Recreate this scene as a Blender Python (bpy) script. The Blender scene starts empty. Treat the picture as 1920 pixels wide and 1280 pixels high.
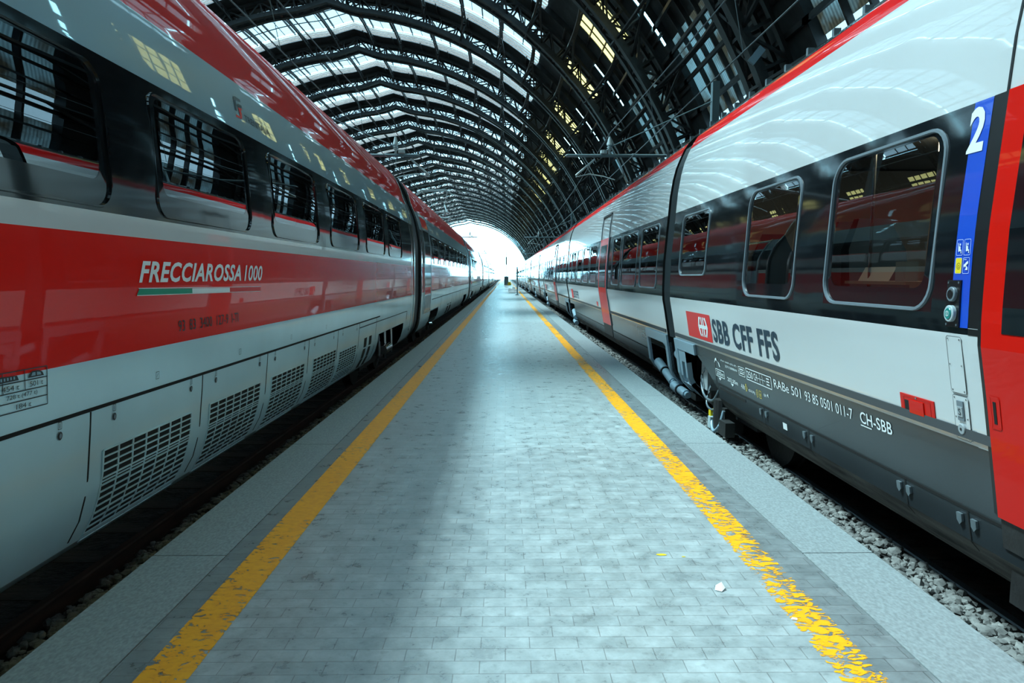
import bpy, math, random
from math import sin, cos, radians as R, pi
random.seed(7)
sc = bpy.context.scene
col = sc.collection

# ---------------------------------------------------------------- camera, sky, exposure
FPX = 1280.0
yaw = math.atan(13/FPX); pit = math.atan(123/FPX)
cd = bpy.data.cameras.new('camera'); cam = bpy.data.objects.new('camera', cd); col.objects.link(cam)
cd.sensor_width = 36; cd.lens = 24.0; cd.clip_start = .05; cd.clip_end = 3000
cam.location = (0, 0, 1.6)
cam.rotation_euler = (pi/2-pit, 0, -yaw)
sc.camera = cam
w = bpy.data.worlds.new('sky'); sc.world = w; w.use_nodes = True
bg = w.node_tree.nodes['Background']
bg.inputs[0].default_value = (.34, .80, 1.0, 1); bg.inputs[1].default_value = 15.0
sd_ = bpy.data.lights.new('sun', 'SUN'); sun = bpy.data.objects.new('sun', sd_); col.objects.link(sun)
sd_.energy = 72.0; sd_.angle = math.radians(8); sd_.color = (.53, .95, 1.0)
sun.rotation_euler = (math.radians(-8), math.radians(-31), 0)
sc.view_settings.view_transform = 'Standard'; sc.view_settings.look = 'None'
sc.view_settings.exposure = 0.0; sc.view_settings.gamma = 1.0
sc.view_settings.use_curve_mapping = False
sc.cycles.use_denoising = True
sc.cycles.max_bounces = 10; sc.cycles.diffuse_bounces = 4; sc.cycles.glossy_bounces = 5
sc.cycles.transmission_bounces = 6; sc.cycles.transparent_max_bounces = 12
sc.cycles.sample_clamp_indirect = 8

# ---------------------------------------------------------------- materials
M = {}
def mat(name, c, rough=.5, metal=0, ior=1.5, coat=0, bump=None, emit=None, noise=None, coatr=.02):
    m = bpy.data.materials.new(name); m.use_nodes = True
    nt = m.node_tree; b = nt.nodes['Principled BSDF']
    b.inputs['Base Color'].default_value = (*c, 1); b.inputs['Roughness'].default_value = rough
    b.inputs['Metallic'].default_value = metal; b.inputs['IOR'].default_value = ior
    b.inputs['Coat Weight'].default_value = coat; b.inputs['Coat Roughness'].default_value = coatr
    if emit: b.inputs['Emission Color'].default_value = (*emit[0], 1); b.inputs['Emission Strength'].default_value = emit[1]
    tc = nt.nodes.new('ShaderNodeTexCoord')
    if noise:   # (scale, amount, stretch)
        n = nt.nodes.new('ShaderNodeTexNoise'); n.inputs['Scale'].default_value = noise[0]; n.inputs['Detail'].default_value = 6
        mp = nt.nodes.new('ShaderNodeMapping'); mp.inputs['Scale'].default_value = noise[2] if len(noise) > 2 else (1, 1, 1)
        nt.links.new(tc.outputs['Object'], mp.inputs[0]); nt.links.new(mp.outputs[0], n.inputs['Vector'])
        r = nt.nodes.new('ShaderNodeMapRange'); r.inputs[3].default_value = 1-noise[1]; r.inputs[4].default_value = 1+noise[1]
        r.inputs[1].default_value = .3; r.inputs[2].default_value = .7
        nt.links.new(n.outputs[0], r.inputs[0])
        h = nt.nodes.new('ShaderNodeHueSaturation'); h.inputs['Color'].default_value = (*c, 1)
        nt.links.new(r.outputs[0], h.inputs['Value']); nt.links.new(h.outputs[0], b.inputs['Base Color'])
    if bump:    # (scale, distance, stretch)
        n2 = nt.nodes.new('ShaderNodeTexNoise'); n2.inputs['Scale'].default_value = bump[0]; n2.inputs['Detail'].default_value = 2
        mp = nt.nodes.new('ShaderNodeMapping'); mp.inputs['Scale'].default_value = bump[2] if len(bump) > 2 else (1, 1, 1)
        nt.links.new(tc.outputs['Object'], mp.inputs[0]); nt.links.new(mp.outputs[0], n2.inputs['Vector'])
        bp = nt.nodes.new('ShaderNodeBump'); bp.inputs['Strength'].default_value = 1; bp.inputs['Distance'].default_value = bump[1]
        nt.links.new(n2.outputs[0], bp.inputs['Height']); nt.links.new(bp.outputs[0], b.inputs['Normal'])
        if coat: nt.links.new(bp.outputs[0], b.inputs['Coat Normal'])
    M[name] = m
    return m
WAVE = (2.2, .0009, (1, 1, .45))
mat('red_paint', (.80, .008, .002), .25, ior=1.25, coat=.75, bump=WAVE)
mat('roof_red', (.62, .006, .006), .45, ior=1.12, coat=.4)
mat('red_paint_bright', (.62, .009, .004), .35, ior=1.15, coat=.25, bump=WAVE)
mat('silver_paint', (.25, .40, .49), .30, metal=.15, coat=.8, bump=WAVE, noise=(.8, .05))
mat('silver_skirt', (.48, .70, .77), .34, metal=.15, coat=.5, bump=WAVE, noise=(1.2, .08))
mat('white_paint', (.58, .61, .62), .30, coat=.8, bump=(1.6, .0004, (1, 1, .45)), noise=(.6, .03))
mat('black_gloss', (.006, .008, .010), .06, ior=1.7, bump=(2.2, .0012, (1, 1, .45)))
mat('dark_grey_paint', (.022, .028, .032), .26, coat=.3, bump=WAVE, noise=(2, .2))
mat('dirty_skirt', (.085, .083, .075), .75, noise=(5, .9, (1, .35, 4)), bump=(14, .004))
mat('rubber', (.012, .015, .018), .5)
mat('bellows', (.035, .05, .058), .42, bump=(6, .002, (.2, 6, .2)))
mat('chrome', (.62, .66, .68), .18, metal=1)
mat('seal_grey', (.16, .20, .23), .35)
mat('seal_black', (.008, .009, .010), .35)
mat('black_hole', (.004, .004, .004), .9)
mat('blue_paint', (.010, .075, .55), .3, coat=.7)
mat('yellow_decal', (.85, .62, .02), .4)
mat('white_decal', (.80, .85, .86), .4)
mat('black_decal', (.012, .016, .02), .4)
mat('navy_decal', (.012, .035, .06), .4)
mat('green_decal', (.0, .28, .17), .4)
mat('red_decal', (.72, .02, .02), .35)
mat('grey_steel', (.22, .27, .30), .38, metal=.6, noise=(8, .15))
mat('damper_grey', (.30, .42, .50), .35, metal=.2)
mat('black_iron', (.018, .018, .018), .6, noise=(5, .4), bump=(25, .004))
mat('rust_rail', (.050, .022, .014), .75, noise=(14, .5, (1, .2, 1)))
mat('rail_top', (.16, .18, .19), .45, metal=.8)
mat('iron_roof', (.024, .025, .026), .55, metal=0, noise=(1.2, .45))
mat('iron_rust', (.07, .030, .018), .8, noise=(1.5, .5))
mat('roof_sheet', (.030, .034, .036), .8, noise=(1, .4))
mat('louvre_pale', (.82, .72, .70), .6)
mat('stone_wall', (.10, .095, .09), .9, noise=(1.5, .3), bump=(6, .02))
mat('concrete', (.25, .285, .29), .62, noise=(70, .22, (1, .6, 1)), bump=(60, .0015))
mat('sleeper_wood', (.060, .050, .042), .9, noise=(10, .4, (.3, 2, 1)), bump=(30, .006))
mat('ballast_ground', (.040, .038, .036), 1, noise=(9, .6), bump=(22, .04))
mat('yard_ground', (.22, .21, .20), 1, noise=(.5, .3))
mat('stone_a', (.20, .20, .19), .85, noise=(12, .5))
mat('seat_blue', (.02, .07, .13), .8)
mat('seat_dark', (.02, .022, .025), .5)
mat('interior_pale', (.34, .38, .40), .6)
mat('interior_floor', (.05, .055, .06), .6)
mat('warm_lamp', (1, .8, .5), .5, emit=((1, .70, .42), 7.0))
mat('wire', (.16, .20, .22), .45, metal=.5)
mat('tube_grey', (.12, .19, .22), .45)
mat('insulator', (.45, .55, .58), .3)
mat('paper', (.85, .9, .92), .6)
mat('cabinet', (.10, .16, .18), .6)
mat('button_green', (.02, .22, .20), .3)

def glass(name, tint, refl_ior=1.7, trans=(.5, .5, .5), bump=None):
    m = bpy.data.materials.new(name); m.use_nodes = True; nt = m.node_tree
    for n in list(nt.nodes):
        if n.type != 'OUTPUT_MATERIAL': nt.nodes.remove(n)
    out = [n for n in nt.nodes if n.type == 'OUTPUT_MATERIAL'][0]
    t = nt.nodes.new('ShaderNodeBsdfTransparent'); t.inputs[0].default_value = (*trans, 1)
    g = nt.nodes.new('ShaderNodeBsdfGlossy'); g.inputs[0].default_value = (*tint, 1); g.inputs['Roughness'].default_value = .0
    f = nt.nodes.new('ShaderNodeFresnel'); f.inputs[0].default_value = refl_ior
    mx = nt.nodes.new('ShaderNodeMixShader')
    if refl_ior > 1.4: nt.links.new(f.outputs[0], mx.inputs[0])
    else: mx.inputs[0].default_value = .05
    nt.links.new(t.outputs[0], mx.inputs[1]); nt.links.new(g.outputs[0], mx.inputs[2])
    nt.links.new(mx.outputs[0], out.inputs[0])
    if bump:
        tc = nt.nodes.new('ShaderNodeTexCoord'); n2 = nt.nodes.new('ShaderNodeTexNoise'); n2.inputs['Scale'].default_value = bump[0]
        n2.inputs['Detail'].default_value = 1
        bp = nt.nodes.new('ShaderNodeBump'); bp.inputs['Distance'].default_value = bump[1]
        nt.links.new(tc.outputs['Object'], n2.inputs['Vector']); nt.links.new(n2.outputs[0], bp.inputs['Height'])
        nt.links.new(bp.outputs[0], g.inputs['Normal']); nt.links.new(bp.outputs[0], f.inputs['Normal'])
    M[name] = m
glass('train_glass', (.95, .97, 1), 2.5, (.12, .15, .17), (1.2, .0012))
glass('train_glass_clear', (.95, .97, 1), 2.05, (.42, .52, .56), (1.2, .0012))
glass('skylight_glass', (.9, .95, 1), 1.3, (.155, .122, .122))
glass('louvre_glass', (.9, .9, .9), 1.3, (.085, .042, .034))
glass('yellow_glass', (.9, .9, .8), 1.3, (.36, .16, .05))

def translucent_sheet():
    m = bpy.data.materials.new('pale_corrugated'); m.use_nodes = True; nt = m.node_tree
    b = nt.nodes['Principled BSDF']; b.inputs['Roughness'].default_value = .8
    tc = nt.nodes.new('ShaderNodeTexCoord'); wv = nt.nodes.new('ShaderNodeTexWave'); wv.bands_direction = 'Y'
    wv.inputs['Scale'].default_value = 1.2; wv.inputs['Distortion'].default_value = .3
    nt.links.new(tc.outputs['Object'], wv.inputs['Vector'])
    ns = nt.nodes.new('ShaderNodeTexNoise'); ns.inputs['Scale'].default_value = .35; ns.inputs['Detail'].default_value = 6
    nt.links.new(tc.outputs['Object'], ns.inputs['Vector'])
    cr = nt.nodes.new('ShaderNodeValToRGB'); cr.color_ramp.elements[0].position = .42; cr.color_ramp.elements[1].position = .6
    cr.color_ramp.elements[0].color = (.10, .055, .035, 1); cr.color_ramp.elements[1].color = (.34, .36, .37, 1)
    nt.links.new(ns.outputs[0], cr.inputs[0])
    mx = nt.nodes.new('ShaderNodeMix'); mx.data_type = 'RGBA'; mx.blend_type = 'MULTIPLY'; mx.inputs[0].default_value = .5
    nt.links.new(cr.outputs[0], mx.inputs[6]); nt.links.new(wv.outputs[0], mx.inputs[7])
    nt.links.new(mx.outputs[2], b.inputs['Base Color'])
    tr = nt.nodes.new('ShaderNodeBsdfTranslucent'); nt.links.new(mx.outputs[2], tr.inputs[0])
    ms = nt.nodes.new('ShaderNodeMixShader'); ms.inputs[0].default_value = .10
    out = [n for n in nt.nodes if n.type == 'OUTPUT_MATERIAL'][0]
    nt.links.new(b.outputs[0], ms.inputs[1]); nt.links.new(tr.outputs[0], ms.inputs[2]); nt.links.new(ms.outputs[0], out.inputs[0])
    M['pale_corrugated'] = m
translucent_sheet()

def paving():
    m = bpy.data.materials.new('paving'); m.use_nodes = True; nt = m.node_tree; L = nt.links.new
    b = nt.nodes['Principled BSDF']; N = nt.nodes.new
    tc = N('ShaderNodeTexCoord')
    br = N('ShaderNodeTexBrick'); br.offset = .5; br.squash = 1
    br.inputs['Scale'].default_value = 1; br.inputs['Brick Width'].default_value = .212; br.inputs['Row Height'].default_value = .0935
    br.inputs['Mortar Size'].default_value = .0022; br.inputs['Mortar Smooth'].default_value = .3; br.inputs['Bias'].default_value = -.1
    br.inputs['Color1'].default_value = (.33, .375, .385, 1); br.inputs['Color2'].default_value = (.40, .445, .455, 1)
    br.inputs['Mortar'].default_value = (.25, .265, .27, 1)
    L(tc.outputs['Object'], br.inputs['Vector'])
    n = N('ShaderNodeTexNoise'); n.inputs['Scale'].default_value = 7; n.inputs['Detail'].default_value = 8; n.inputs['Roughness'].default_value = .65
    L(tc.outputs['Object'], n.inputs['Vector'])
    r = N('ShaderNodeMapRange'); r.inputs[1].default_value = .3; r.inputs[2].default_value = .7; r.inputs[3].default_value = .62; r.inputs[4].default_value = 1.22
    L(n.outputs[0], r.inputs[0])
    # small dark spots
    v = N('ShaderNodeTexNoise'); v.inputs['Scale'].default_value = 26; v.inputs['Detail'].default_value = 3
    L(tc.outputs['Object'], v.inputs['Vector'])
    vr = N('ShaderNodeMapRange'); vr.inputs[1].default_value = .30; vr.inputs[2].default_value = .42; vr.inputs[3].default_value = .80; vr.inputs[4].default_value = 1
    L(v.outputs[0], vr.inputs[0])
    ml = N('ShaderNodeMath'); ml.operation = 'MULTIPLY'; L(r.outputs[0], ml.inputs[0]); L(vr.outputs[0], ml.inputs[1])
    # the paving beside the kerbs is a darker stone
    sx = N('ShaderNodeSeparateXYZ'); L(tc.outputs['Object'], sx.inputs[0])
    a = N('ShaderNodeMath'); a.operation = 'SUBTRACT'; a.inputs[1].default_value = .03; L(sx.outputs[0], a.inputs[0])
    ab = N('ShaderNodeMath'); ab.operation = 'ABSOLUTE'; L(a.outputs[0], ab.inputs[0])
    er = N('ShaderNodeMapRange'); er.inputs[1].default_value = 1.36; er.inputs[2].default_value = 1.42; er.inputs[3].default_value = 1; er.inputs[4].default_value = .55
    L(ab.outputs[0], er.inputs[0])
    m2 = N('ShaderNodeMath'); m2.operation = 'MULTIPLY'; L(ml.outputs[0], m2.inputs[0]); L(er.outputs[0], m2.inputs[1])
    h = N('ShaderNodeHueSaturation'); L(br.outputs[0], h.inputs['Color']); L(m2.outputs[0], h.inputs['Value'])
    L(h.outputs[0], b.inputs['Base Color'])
    rr = N('ShaderNodeMapRange'); rr.inputs[1].default_value = .3; rr.inputs[2].default_value = .7; rr.inputs[3].default_value = .22; rr.inputs[4].default_value = .46
    L(n.outputs[0], rr.inputs[0]); L(rr.outputs[0], b.inputs['Roughness'])
    b.inputs['IOR'].default_value = 1.75
    # bump: joints and grain
    ad = N('ShaderNodeMath'); ad.operation = 'MULTIPLY_ADD'; L(br.outputs['Fac'], ad.inputs[0]); ad.inputs[1].default_value = -1
    L(n.outputs[0], ad.inputs[2])
    bp = N('ShaderNodeBump'); bp.inputs['Strength'].default_value = .7; bp.inputs['Distance'].default_value = .004
    L(ad.outputs[0], bp.inputs['Height']); L(bp.outputs[0], b.inputs['Normal'])
    M['paving'] = m
paving()

def worn_paint(name, lo, hi, x0, x1):
    m = bpy.data.materials.new(name); m.use_nodes = True; nt = m.node_tree; L = nt.links.new; N = nt.nodes.new
    b = nt.nodes['Principled BSDF']; b.inputs['Roughness'].default_value = .5
    tc = N('ShaderNodeTexCoord')
    mp = N('ShaderNodeMapping'); mp.inputs['Scale'].default_value = (17, 30, 1); mp.inputs['Rotation'].default_value = (0, 0, .25)
    L(tc.outputs['Object'], mp.inputs[0])
    n = N('ShaderNodeTexNoise'); n.inputs['Scale'].default_value = 1; n.inputs['Detail'].default_value = 7; n.inputs['Roughness'].default_value = .62
    n.inputs['Distortion'].default_value = .9
    L(mp.outputs[0], n.inputs['Vector'])
    big = N('ShaderNodeTexNoise'); big.inputs['Scale'].default_value = .9; big.inputs['Detail'].default_value = 3
    L(tc.outputs['Object'], big.inputs['Vector'])
    br = N('ShaderNodeMapRange'); br.inputs[1].default_value = .35; br.inputs[2].default_value = .65; br.inputs[3].default_value = lo; br.inputs[4].default_value = hi
    L(big.outputs[0], br.inputs[0])
    # more wear at the two rims of the stripe
    sx = N('ShaderNodeSeparateXYZ'); L(tc.outputs['Object'], sx.inputs[0])
    e = N('ShaderNodeMath'); e.operation = 'SUBTRACT'; e.inputs[1].default_value = (x0+x1)/2; L(sx.outputs[0], e.inputs[0])
    ea = N('ShaderNodeMath'); ea.operation = 'ABSOLUTE'; L(e.outputs[0], ea.inputs[0])
    em = N('ShaderNodeMapRange'); em.inputs[1].default_value = (x1-x0)/2-.035; em.inputs[2].default_value = (x1-x0)/2; em.inputs[3].default_value = 0; em.inputs[4].default_value = .055
    L(ea.outputs[0], em.inputs[0])
    th = N('ShaderNodeMath'); th.operation = 'ADD'; L(br.outputs[0], th.inputs[0]); L(em.outputs[0], th.inputs[1])
    gt = N('ShaderNodeMath'); gt.operation = 'SUBTRACT'; L(n.outputs[0], gt.inputs[0]); L(th.outputs[0], gt.inputs[1])
    mr = N('ShaderNodeMapRange'); mr.inputs[1].default_value = -.008; mr.inputs[2].default_value = .012; L(gt.outputs[0], mr.inputs[0])
    cr = N('ShaderNodeValToRGB'); cr.color_ramp.elements[0].color = (.85, .30, .0, 1); cr.color_ramp.elements[1].color = (1.0, .43, .0, 1)
    cr.color_ramp.elements[0].position = .35; cr.color_ramp.elements[1].position = .6
    L(n.outputs[0], cr.inputs[0]); L(cr.outputs[0], b.inputs['Base Color'])
    L(mr.outputs[0], b.inputs['Alpha'])
    M[name] = m
worn_paint('yellow_paint_left', .30, .41, -1.475, -1.265)
worn_paint('yellow_paint_right', .36, .52, 1.335, 1.525)

# ---------------------------------------------------------------- mesh helpers
ORG = {}
class MB:
    def __init__(s): s.v = []; s.f = []; s.m = []
    def quadgrid(s, rows, mi=0, closed=False):
        b = len(s.v); n = len(rows[0])
        for r in rows: s.v += r
        for i in range(len(rows)-1):
            for j in range(n-1+(1 if closed else 0)):
                k = (j+1) % n
                s.f.append((b+i*n+j, b+i*n+k, b+(i+1)*n+k, b+(i+1)*n+j)); s.m.append(mi)
    def face(s, pts, mi=0):
        b = len(s.v); s.v += [tuple(p) for p in pts]; s.f.append(tuple(range(b, b+len(pts)))); s.m.append(mi)
    def hexa(s, c8, mi=0):
        b = len(s.v); s.v += [tuple(p) for p in c8]
        for q in ((0,3,2,1),(4,5,6,7),(0,1,5,4),(1,2,6,5),(2,3,7,6),(3,0,4,7)):
            s.f.append(tuple(b+i for i in q)); s.m.append(mi)
    def box(s, x0, x1, y0, y1, z0, z1, mi=0):
        s.hexa([(x0,y0,z0),(x1,y0,z0),(x1,y1,z0),(x0,y1,z0),(x0,y0,z1),(x1,y0,z1),(x1,y1,z1),(x0,y1,z1)], mi)
    def bar(s, p, q, w, h, mi=0, up=(0,0,1)):
        d = [q[i]-p[i] for i in range(3)]; l = math.sqrt(sum(c*c for c in d)) or 1; d = [c/l for c in d]
        sd = (d[1]*up[2]-d[2]*up[1], d[2]*up[0]-d[0]*up[2], d[0]*up[1]-d[1]*up[0])
        sl = math.sqrt(sum(c*c for c in sd))
        if sl < 1e-4: sd = (1,0,0); sl = 1
        sd = [c/sl for c in sd]; u = (sd[1]*d[2]-sd[2]*d[1], sd[2]*d[0]-sd[0]*d[2], sd[0]*d[1]-sd[1]*d[0])
        c8 = []
        for e in (p, q):
            for a, b_ in ((-1,-1),(1,-1),(1,1),(-1,1)):
                c8.append(tuple(e[i]+sd[i]*a*w/2+u[i]*b_*h/2 for i in range(3)))
        s.hexa(c8, mi)
    def tube(s, pts, r, n=8, mi=0, cap=True):
        rows = []
        for i, p in enumerate(pts):
            a = pts[max(0,i-1)]; c = pts[min(len(pts)-1,i+1)]
            d = [c[k]-a[k] for k in range(3)]; l = math.sqrt(sum(x*x for x in d)) or 1; d = [x/l for x in d]
            up = (0,0,1) if abs(d[2]) < .9 else (1,0,0)
            sd = (d[1]*up[2]-d[2]*up[1], d[2]*up[0]-d[0]*up[2], d[0]*up[1]-d[1]*up[0]); sl = math.sqrt(sum(x*x for x in sd)); sd = [x/sl for x in sd]
            u = (sd[1]*d[2]-sd[2]*d[1], sd[2]*d[0]-sd[0]*d[2], sd[0]*d[1]-sd[1]*d[0])
            rr = r[i] if isinstance(r, (list, tuple)) else r
            rows.append([tuple(p[k]+rr*(cos(2*pi*j/n)*sd[k]+sin(2*pi*j/n)*u[k]) for k in range(3)) for j in range(n)])
        s.quadgrid(rows, mi, True)
        if cap: s.face(rows[0][::-1], mi); s.face(rows[-1], mi)
    def mesh(s, name, mats, org=(0,0,0), smooth=None):
        me = bpy.data.meshes.new(name)
        me.from_pydata([(x-org[0], y-org[1], z-org[2]) for x, y, z in s.v], [], s.f)
        for m in (mats if isinstance(mats, (list, tuple)) else [mats]): me.materials.append(M[m])
        me.polygons.foreach_set('material_index', s.m)
        if smooth is not None:
            me.polygons.foreach_set('use_smooth', [True]*len(me.polygons)); me.set_sharp_from_angle(angle=R(smooth))
        me.update()
        return me
    def build(s, name, mats, parent=None, org=None, smooth=None):
        if org is None: org = ORG.get(parent.name, (0,0,0)) if parent else (0,0,0)
        o = bpy.data.objects.new(name, s.mesh(name, mats, org, smooth)); col.objects.link(o)
        if parent: o.parent = parent
        else: o.location = org
        ORG[o.name] = org
        return o
def empty(name, loc, label=None, cat=None, group=None, kind=None):
    o = bpy.data.objects.new(name, None); col.objects.link(o); o.location = loc; ORG[o.name] = tuple(loc)
    o.empty_display_size = .3
    tag(o, label, cat, group, kind); return o
def tag(o, label=None, cat=None, group=None, kind=None):
    if label: o['label'] = label
    if cat: o['category'] = cat
    if group: o['group'] = group
    if kind: o['kind'] = kind
    return o
def copy_tree(o, parent, dy):
    c = o.copy(); col.objects.link(c); c.parent = parent; c.location.y += dy
    for ch in o.children:
        k = ch.copy(); col.objects.link(k); k.parent = c
    return c

# ---------------------------------------------------------------- roof of the train shed
AX, AZ = -21.5, -3.5
BAY = 17.2; RIB0 = 18.2; YB, YE = -50.6, 448.2
RLO, RUP, RSK, RGL = 37.0, 38.9, 39.2, 40.4
def ap(ang, r, y):
    pk = .9*max(0, 1-abs(ang)/5.0)
    return (AX+r*sin(R(ang)), y, AZ+r*cos(R(ang))+pk)
def ring(mb, y0, y1, r0, r1, a0=-84, a1=84, st=2, mi=0):
    n = max(1, int(round((a1-a0)/st)))
    rows = []
    for i in range(n+1):
        a = a0+(a1-a0)*i/n
        rows.append([ap(a, r0, y0), ap(a, r0, y1), ap(a, r1, y1), ap(a, r1, y0)])
    mb.quadgrid(rows, mi, True)
def sheet(mb, y0, y1, r, a0, a1, mi):
    n = max(1, int(round((a1-a0)/2)))
    mb.quadgrid([[ap(a0+(a1-a0)*i/n, r, y0), ap(a0+(a1-a0)*i/n, r, y1)] for i in range(n+1)], mi)
# the arch rib
rb = MB()
for yy in (-.75, .75):
    ring(rb, yy-.30, yy+.30, RLO, RLO+.2)
    ring(rb, yy-.06, yy+.06, RLO+.2, RLO+.6)
    ring(rb, yy-.2, yy+.2, RUP-.2, RUP)
    n = 56
    for i in range(n):
        a = -84+168*i/n; b_ = -84+168*(i+1)/n
        rb.bar(ap(a, RLO+.3, yy), ap(a, RUP-.1, yy), .16, .16, 0, (0,1,0))
        if i % 2: rb.bar(ap(a, RLO+.3, yy), ap(b_, RUP-.1, yy), .14, .14, 0, (0,1,0))
        else: rb.bar(ap(a, RUP-.1, yy), ap(b_, RLO+.3, yy), .14, .14, 0, (0,1,0))
for i in range(57):
    a = -84+3*i
    rb.bar(ap(a, RLO+.2, -.75), ap(a, RLO+.2, .75), .2, .2, 1 if i % 5 == 0 else 0)
    if i < 56: rb.bar(ap(a, RLO+.2, -.75), ap(a+3, RLO+.2, .75), .12, .12); rb.bar(ap(a, RLO+.2, .75), ap(a+3, RLO+.2, -.75), .12, .12)
rib_me = rb.mesh('roof_arch', ['iron_roof', 'iron_rust'])
nb = 0; y = RIB0-4*BAY; ribs = []
while y < 446:
    o = bpy.data.objects.new('roof_arch', rib_me); col.objects.link(o); o.location = (0, y, 0)
    tag(o, 'dark riveted iron lattice arch rib spanning the train shed roof', None, 'arch ribs of the station roof', 'structure')
    ribs.append(y); y += BAY
# the skin of one bay
sk = MB()   # 0 sheet 1 pale 2 glass 3 yellow 4 bars 5 louvre 6 rust
GA, GB = 2.8, 14.4
ring(sk, -2.2, GA, RSK, RSK+.06, mi=0)
for sgn in (-1, 1):
    def S(a, b_): return (a, b_) if sgn > 0 else (-b_, -a)
    for a0, a1, mi in ((40, 45.0, 0), (52.6, 57, 0), (57, 66, 1), (66, 69.5, 2), (69.5, 84, 1)):
        a, b_ = S(a0, a1); sheet(sk, GA, GB, RSK+.5, a, b_, mi)
    ring(sk, GB, GB+.62, RSK, RSK+.05, *S(40, 50), 2, 0); ring(sk, GB, GB+.62, RSK, RSK+.05, *S(57, 84), 2, 0)
    a, b_ = S(45, 52.6); sheet(sk, GA+.6, GB-2.4, RSK+.5, a, b_, 3); ring(sk, GA, GA+.6, RSK+.5, RSK+.56, a, b_, 2, 0); ring(sk, GB-2.4, GB, RSK+.5, RSK+.56, a, b_, 2, 0)
    for k in range(4):
        aa = (45+k*7.6/3)*sgn
        sk.bar(ap(aa, RSK+.4, GA), ap(aa, RSK+.4, GB), .10, .2, 4)
    for k in range(6):
        yy = GA+1.5*k
        ring(sk, yy-.05, yy+.05, RSK+.35, RSK+.45, *S(45, 52.6), 2, 4)
    for q in (GA, GB): ring(sk, q-.04, q+.04, RSK, RSK+.55, *S(40, 84), 2, 0)
    for k in range(9):    # small purlins of the flank
        aa = (55+3.2*k)*sgn
        sk.bar(ap(aa, RSK-.15, -3.5), ap(aa, RSK-.15, GB), .16, .3, 4)
    for yy in (5.9, 7.8, 9.8, 11.7): ring(sk, yy-.08, yy+.08, RSK+.1, RSK+.4, *S(53, 84), 2, 4)
sheet(sk, GA, GB, RGL, -40, 40, 2)
ring(sk, GA-.05, GA+.05, RSK, RGL, -40, 40, 2, 0)
sk.quadgrid([[ap(-40+2*i, RSK, GB+.3), ap(-40+2*i, RGL, GB+.3)] for i in range(41)], 6)
ring(sk, GB, GB+.6, RSK, RSK+.06, -40, 40, 2, 0)
for k in range(4):
    ring(sk, GB-.02+.07*k, GB+.04+.07*k, RSK+.05+.29*k, RSK+.17+.29*k, -40, 40, 2, 5)
for k in range(21):
    aa = -40+4*k
    sk.bar(ap(aa, RGL-.14, GA), ap(aa, RGL-.14, GB), .13, .26, 4)
for k in range(41):
    aa = -40+2*k
    if k % 2: sk.bar(ap(aa, RGL-.05, GA), ap(aa, RGL-.05, GB), .05, .08, 4)
for yy in (6.4, 8.8, 11.3): ring(sk, yy-.05, yy+.05, RGL-.12, RGL-.02, -40, 40, 2, 4)
for k in range(28):
    aa = -82+6*k
    if abs(aa) < 84: sk.bar(ap(aa, RSK-.1, -3.5), ap(aa, RSK-.1, GA), .14, .24, 4)
sk_me = sk.mesh('roof_panel', ['roof_sheet', 'pale_corrugated', 'skylight_glass', 'yellow_glass', 'iron_roof', 'louvre_pale', 'louvre_glass'])
for y in ribs[:-1]:
    o = bpy.data.objects.new('roof_panel', sk_me); col.objects.link(o); o.location = (0, y, 0)
    tag(o, 'bay of corrugated roof sheeting with a raised band of skylight glass', None, 'bays of the station roof', 'structure')
# longitudinal girders between the ribs
def girder(ang, deep):
    g = MB(); nseg = 8
    for y0 in ribs[:-1]:
        prev = None
        for k in range(nseg+1):
            t = k/nseg; y = y0+BAY*t
            rl = RUP-.35-deep*.8*(2*t-1)**2*(1 if deep < 1.4 else 1)
            p = ap(ang, rl, y); q = ap(ang, RUP, y)
            if prev:
                g.bar(prev[0], p, .2, .16); g.bar(prev[1], q, .2, .2)
                if k % 2: g.bar(prev[0], q, .1, .1)
                else: g.bar(prev[1], p, .1, .1)
            if 0 < k < nseg: g.bar(p, q, .1, .1, 0, (0,1,0))
            prev = (p, q)
        if ang > 30:   # knee braces down to the rib
            g.bar(ap(ang-4, RLO+.2, y0), ap(ang, RUP-.2, y0+5), .17, .17)
            g.bar(ap(ang+3, RLO+.2, y0+BAY), ap(ang, RUP-.2, y0+BAY-5), .17, .17)
    o = g.build('roof_girder', 'iron_roof')
    tag(o, 'long iron lattice girder running along the station roof', None, 'girders along the station roof', 'structure')
for a in (3.9, 9.9, 18, 25.7, 33, 39.6, 46, 53, 60, 67, 74):
    for s_ in (-1, 1): girder(a*s_, 2.1 if a in (25.7, 39.6, 53, 67) else 1.2)
# walls that carry the arches
for nm, x0, x1 in (('wall_right', 17.0, 18.0), ('wall_left', -61.0, -60.0)):
    b = MB(); b.box(x0, x1, YB, YE, -.62, 2.4)
    for y in ribs: b.box(x0-.4 if x0 > 0 else x0, x1 if x0 > 0 else x1+.4, y-1.2, y+1.2, 2.4, 6)
    tag(b.build(nm, 'stone_wall'), 'dark stone wall beneath the feet of the roof arches', None, None, 'structure')
b = MB(); b.box(-61, 18, YB-1, YB, -.62, 37)
tag(b.build('wall_back', 'stone_wall'), 'dark stone station building closing the train shed', None, None, 'structure')

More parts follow.
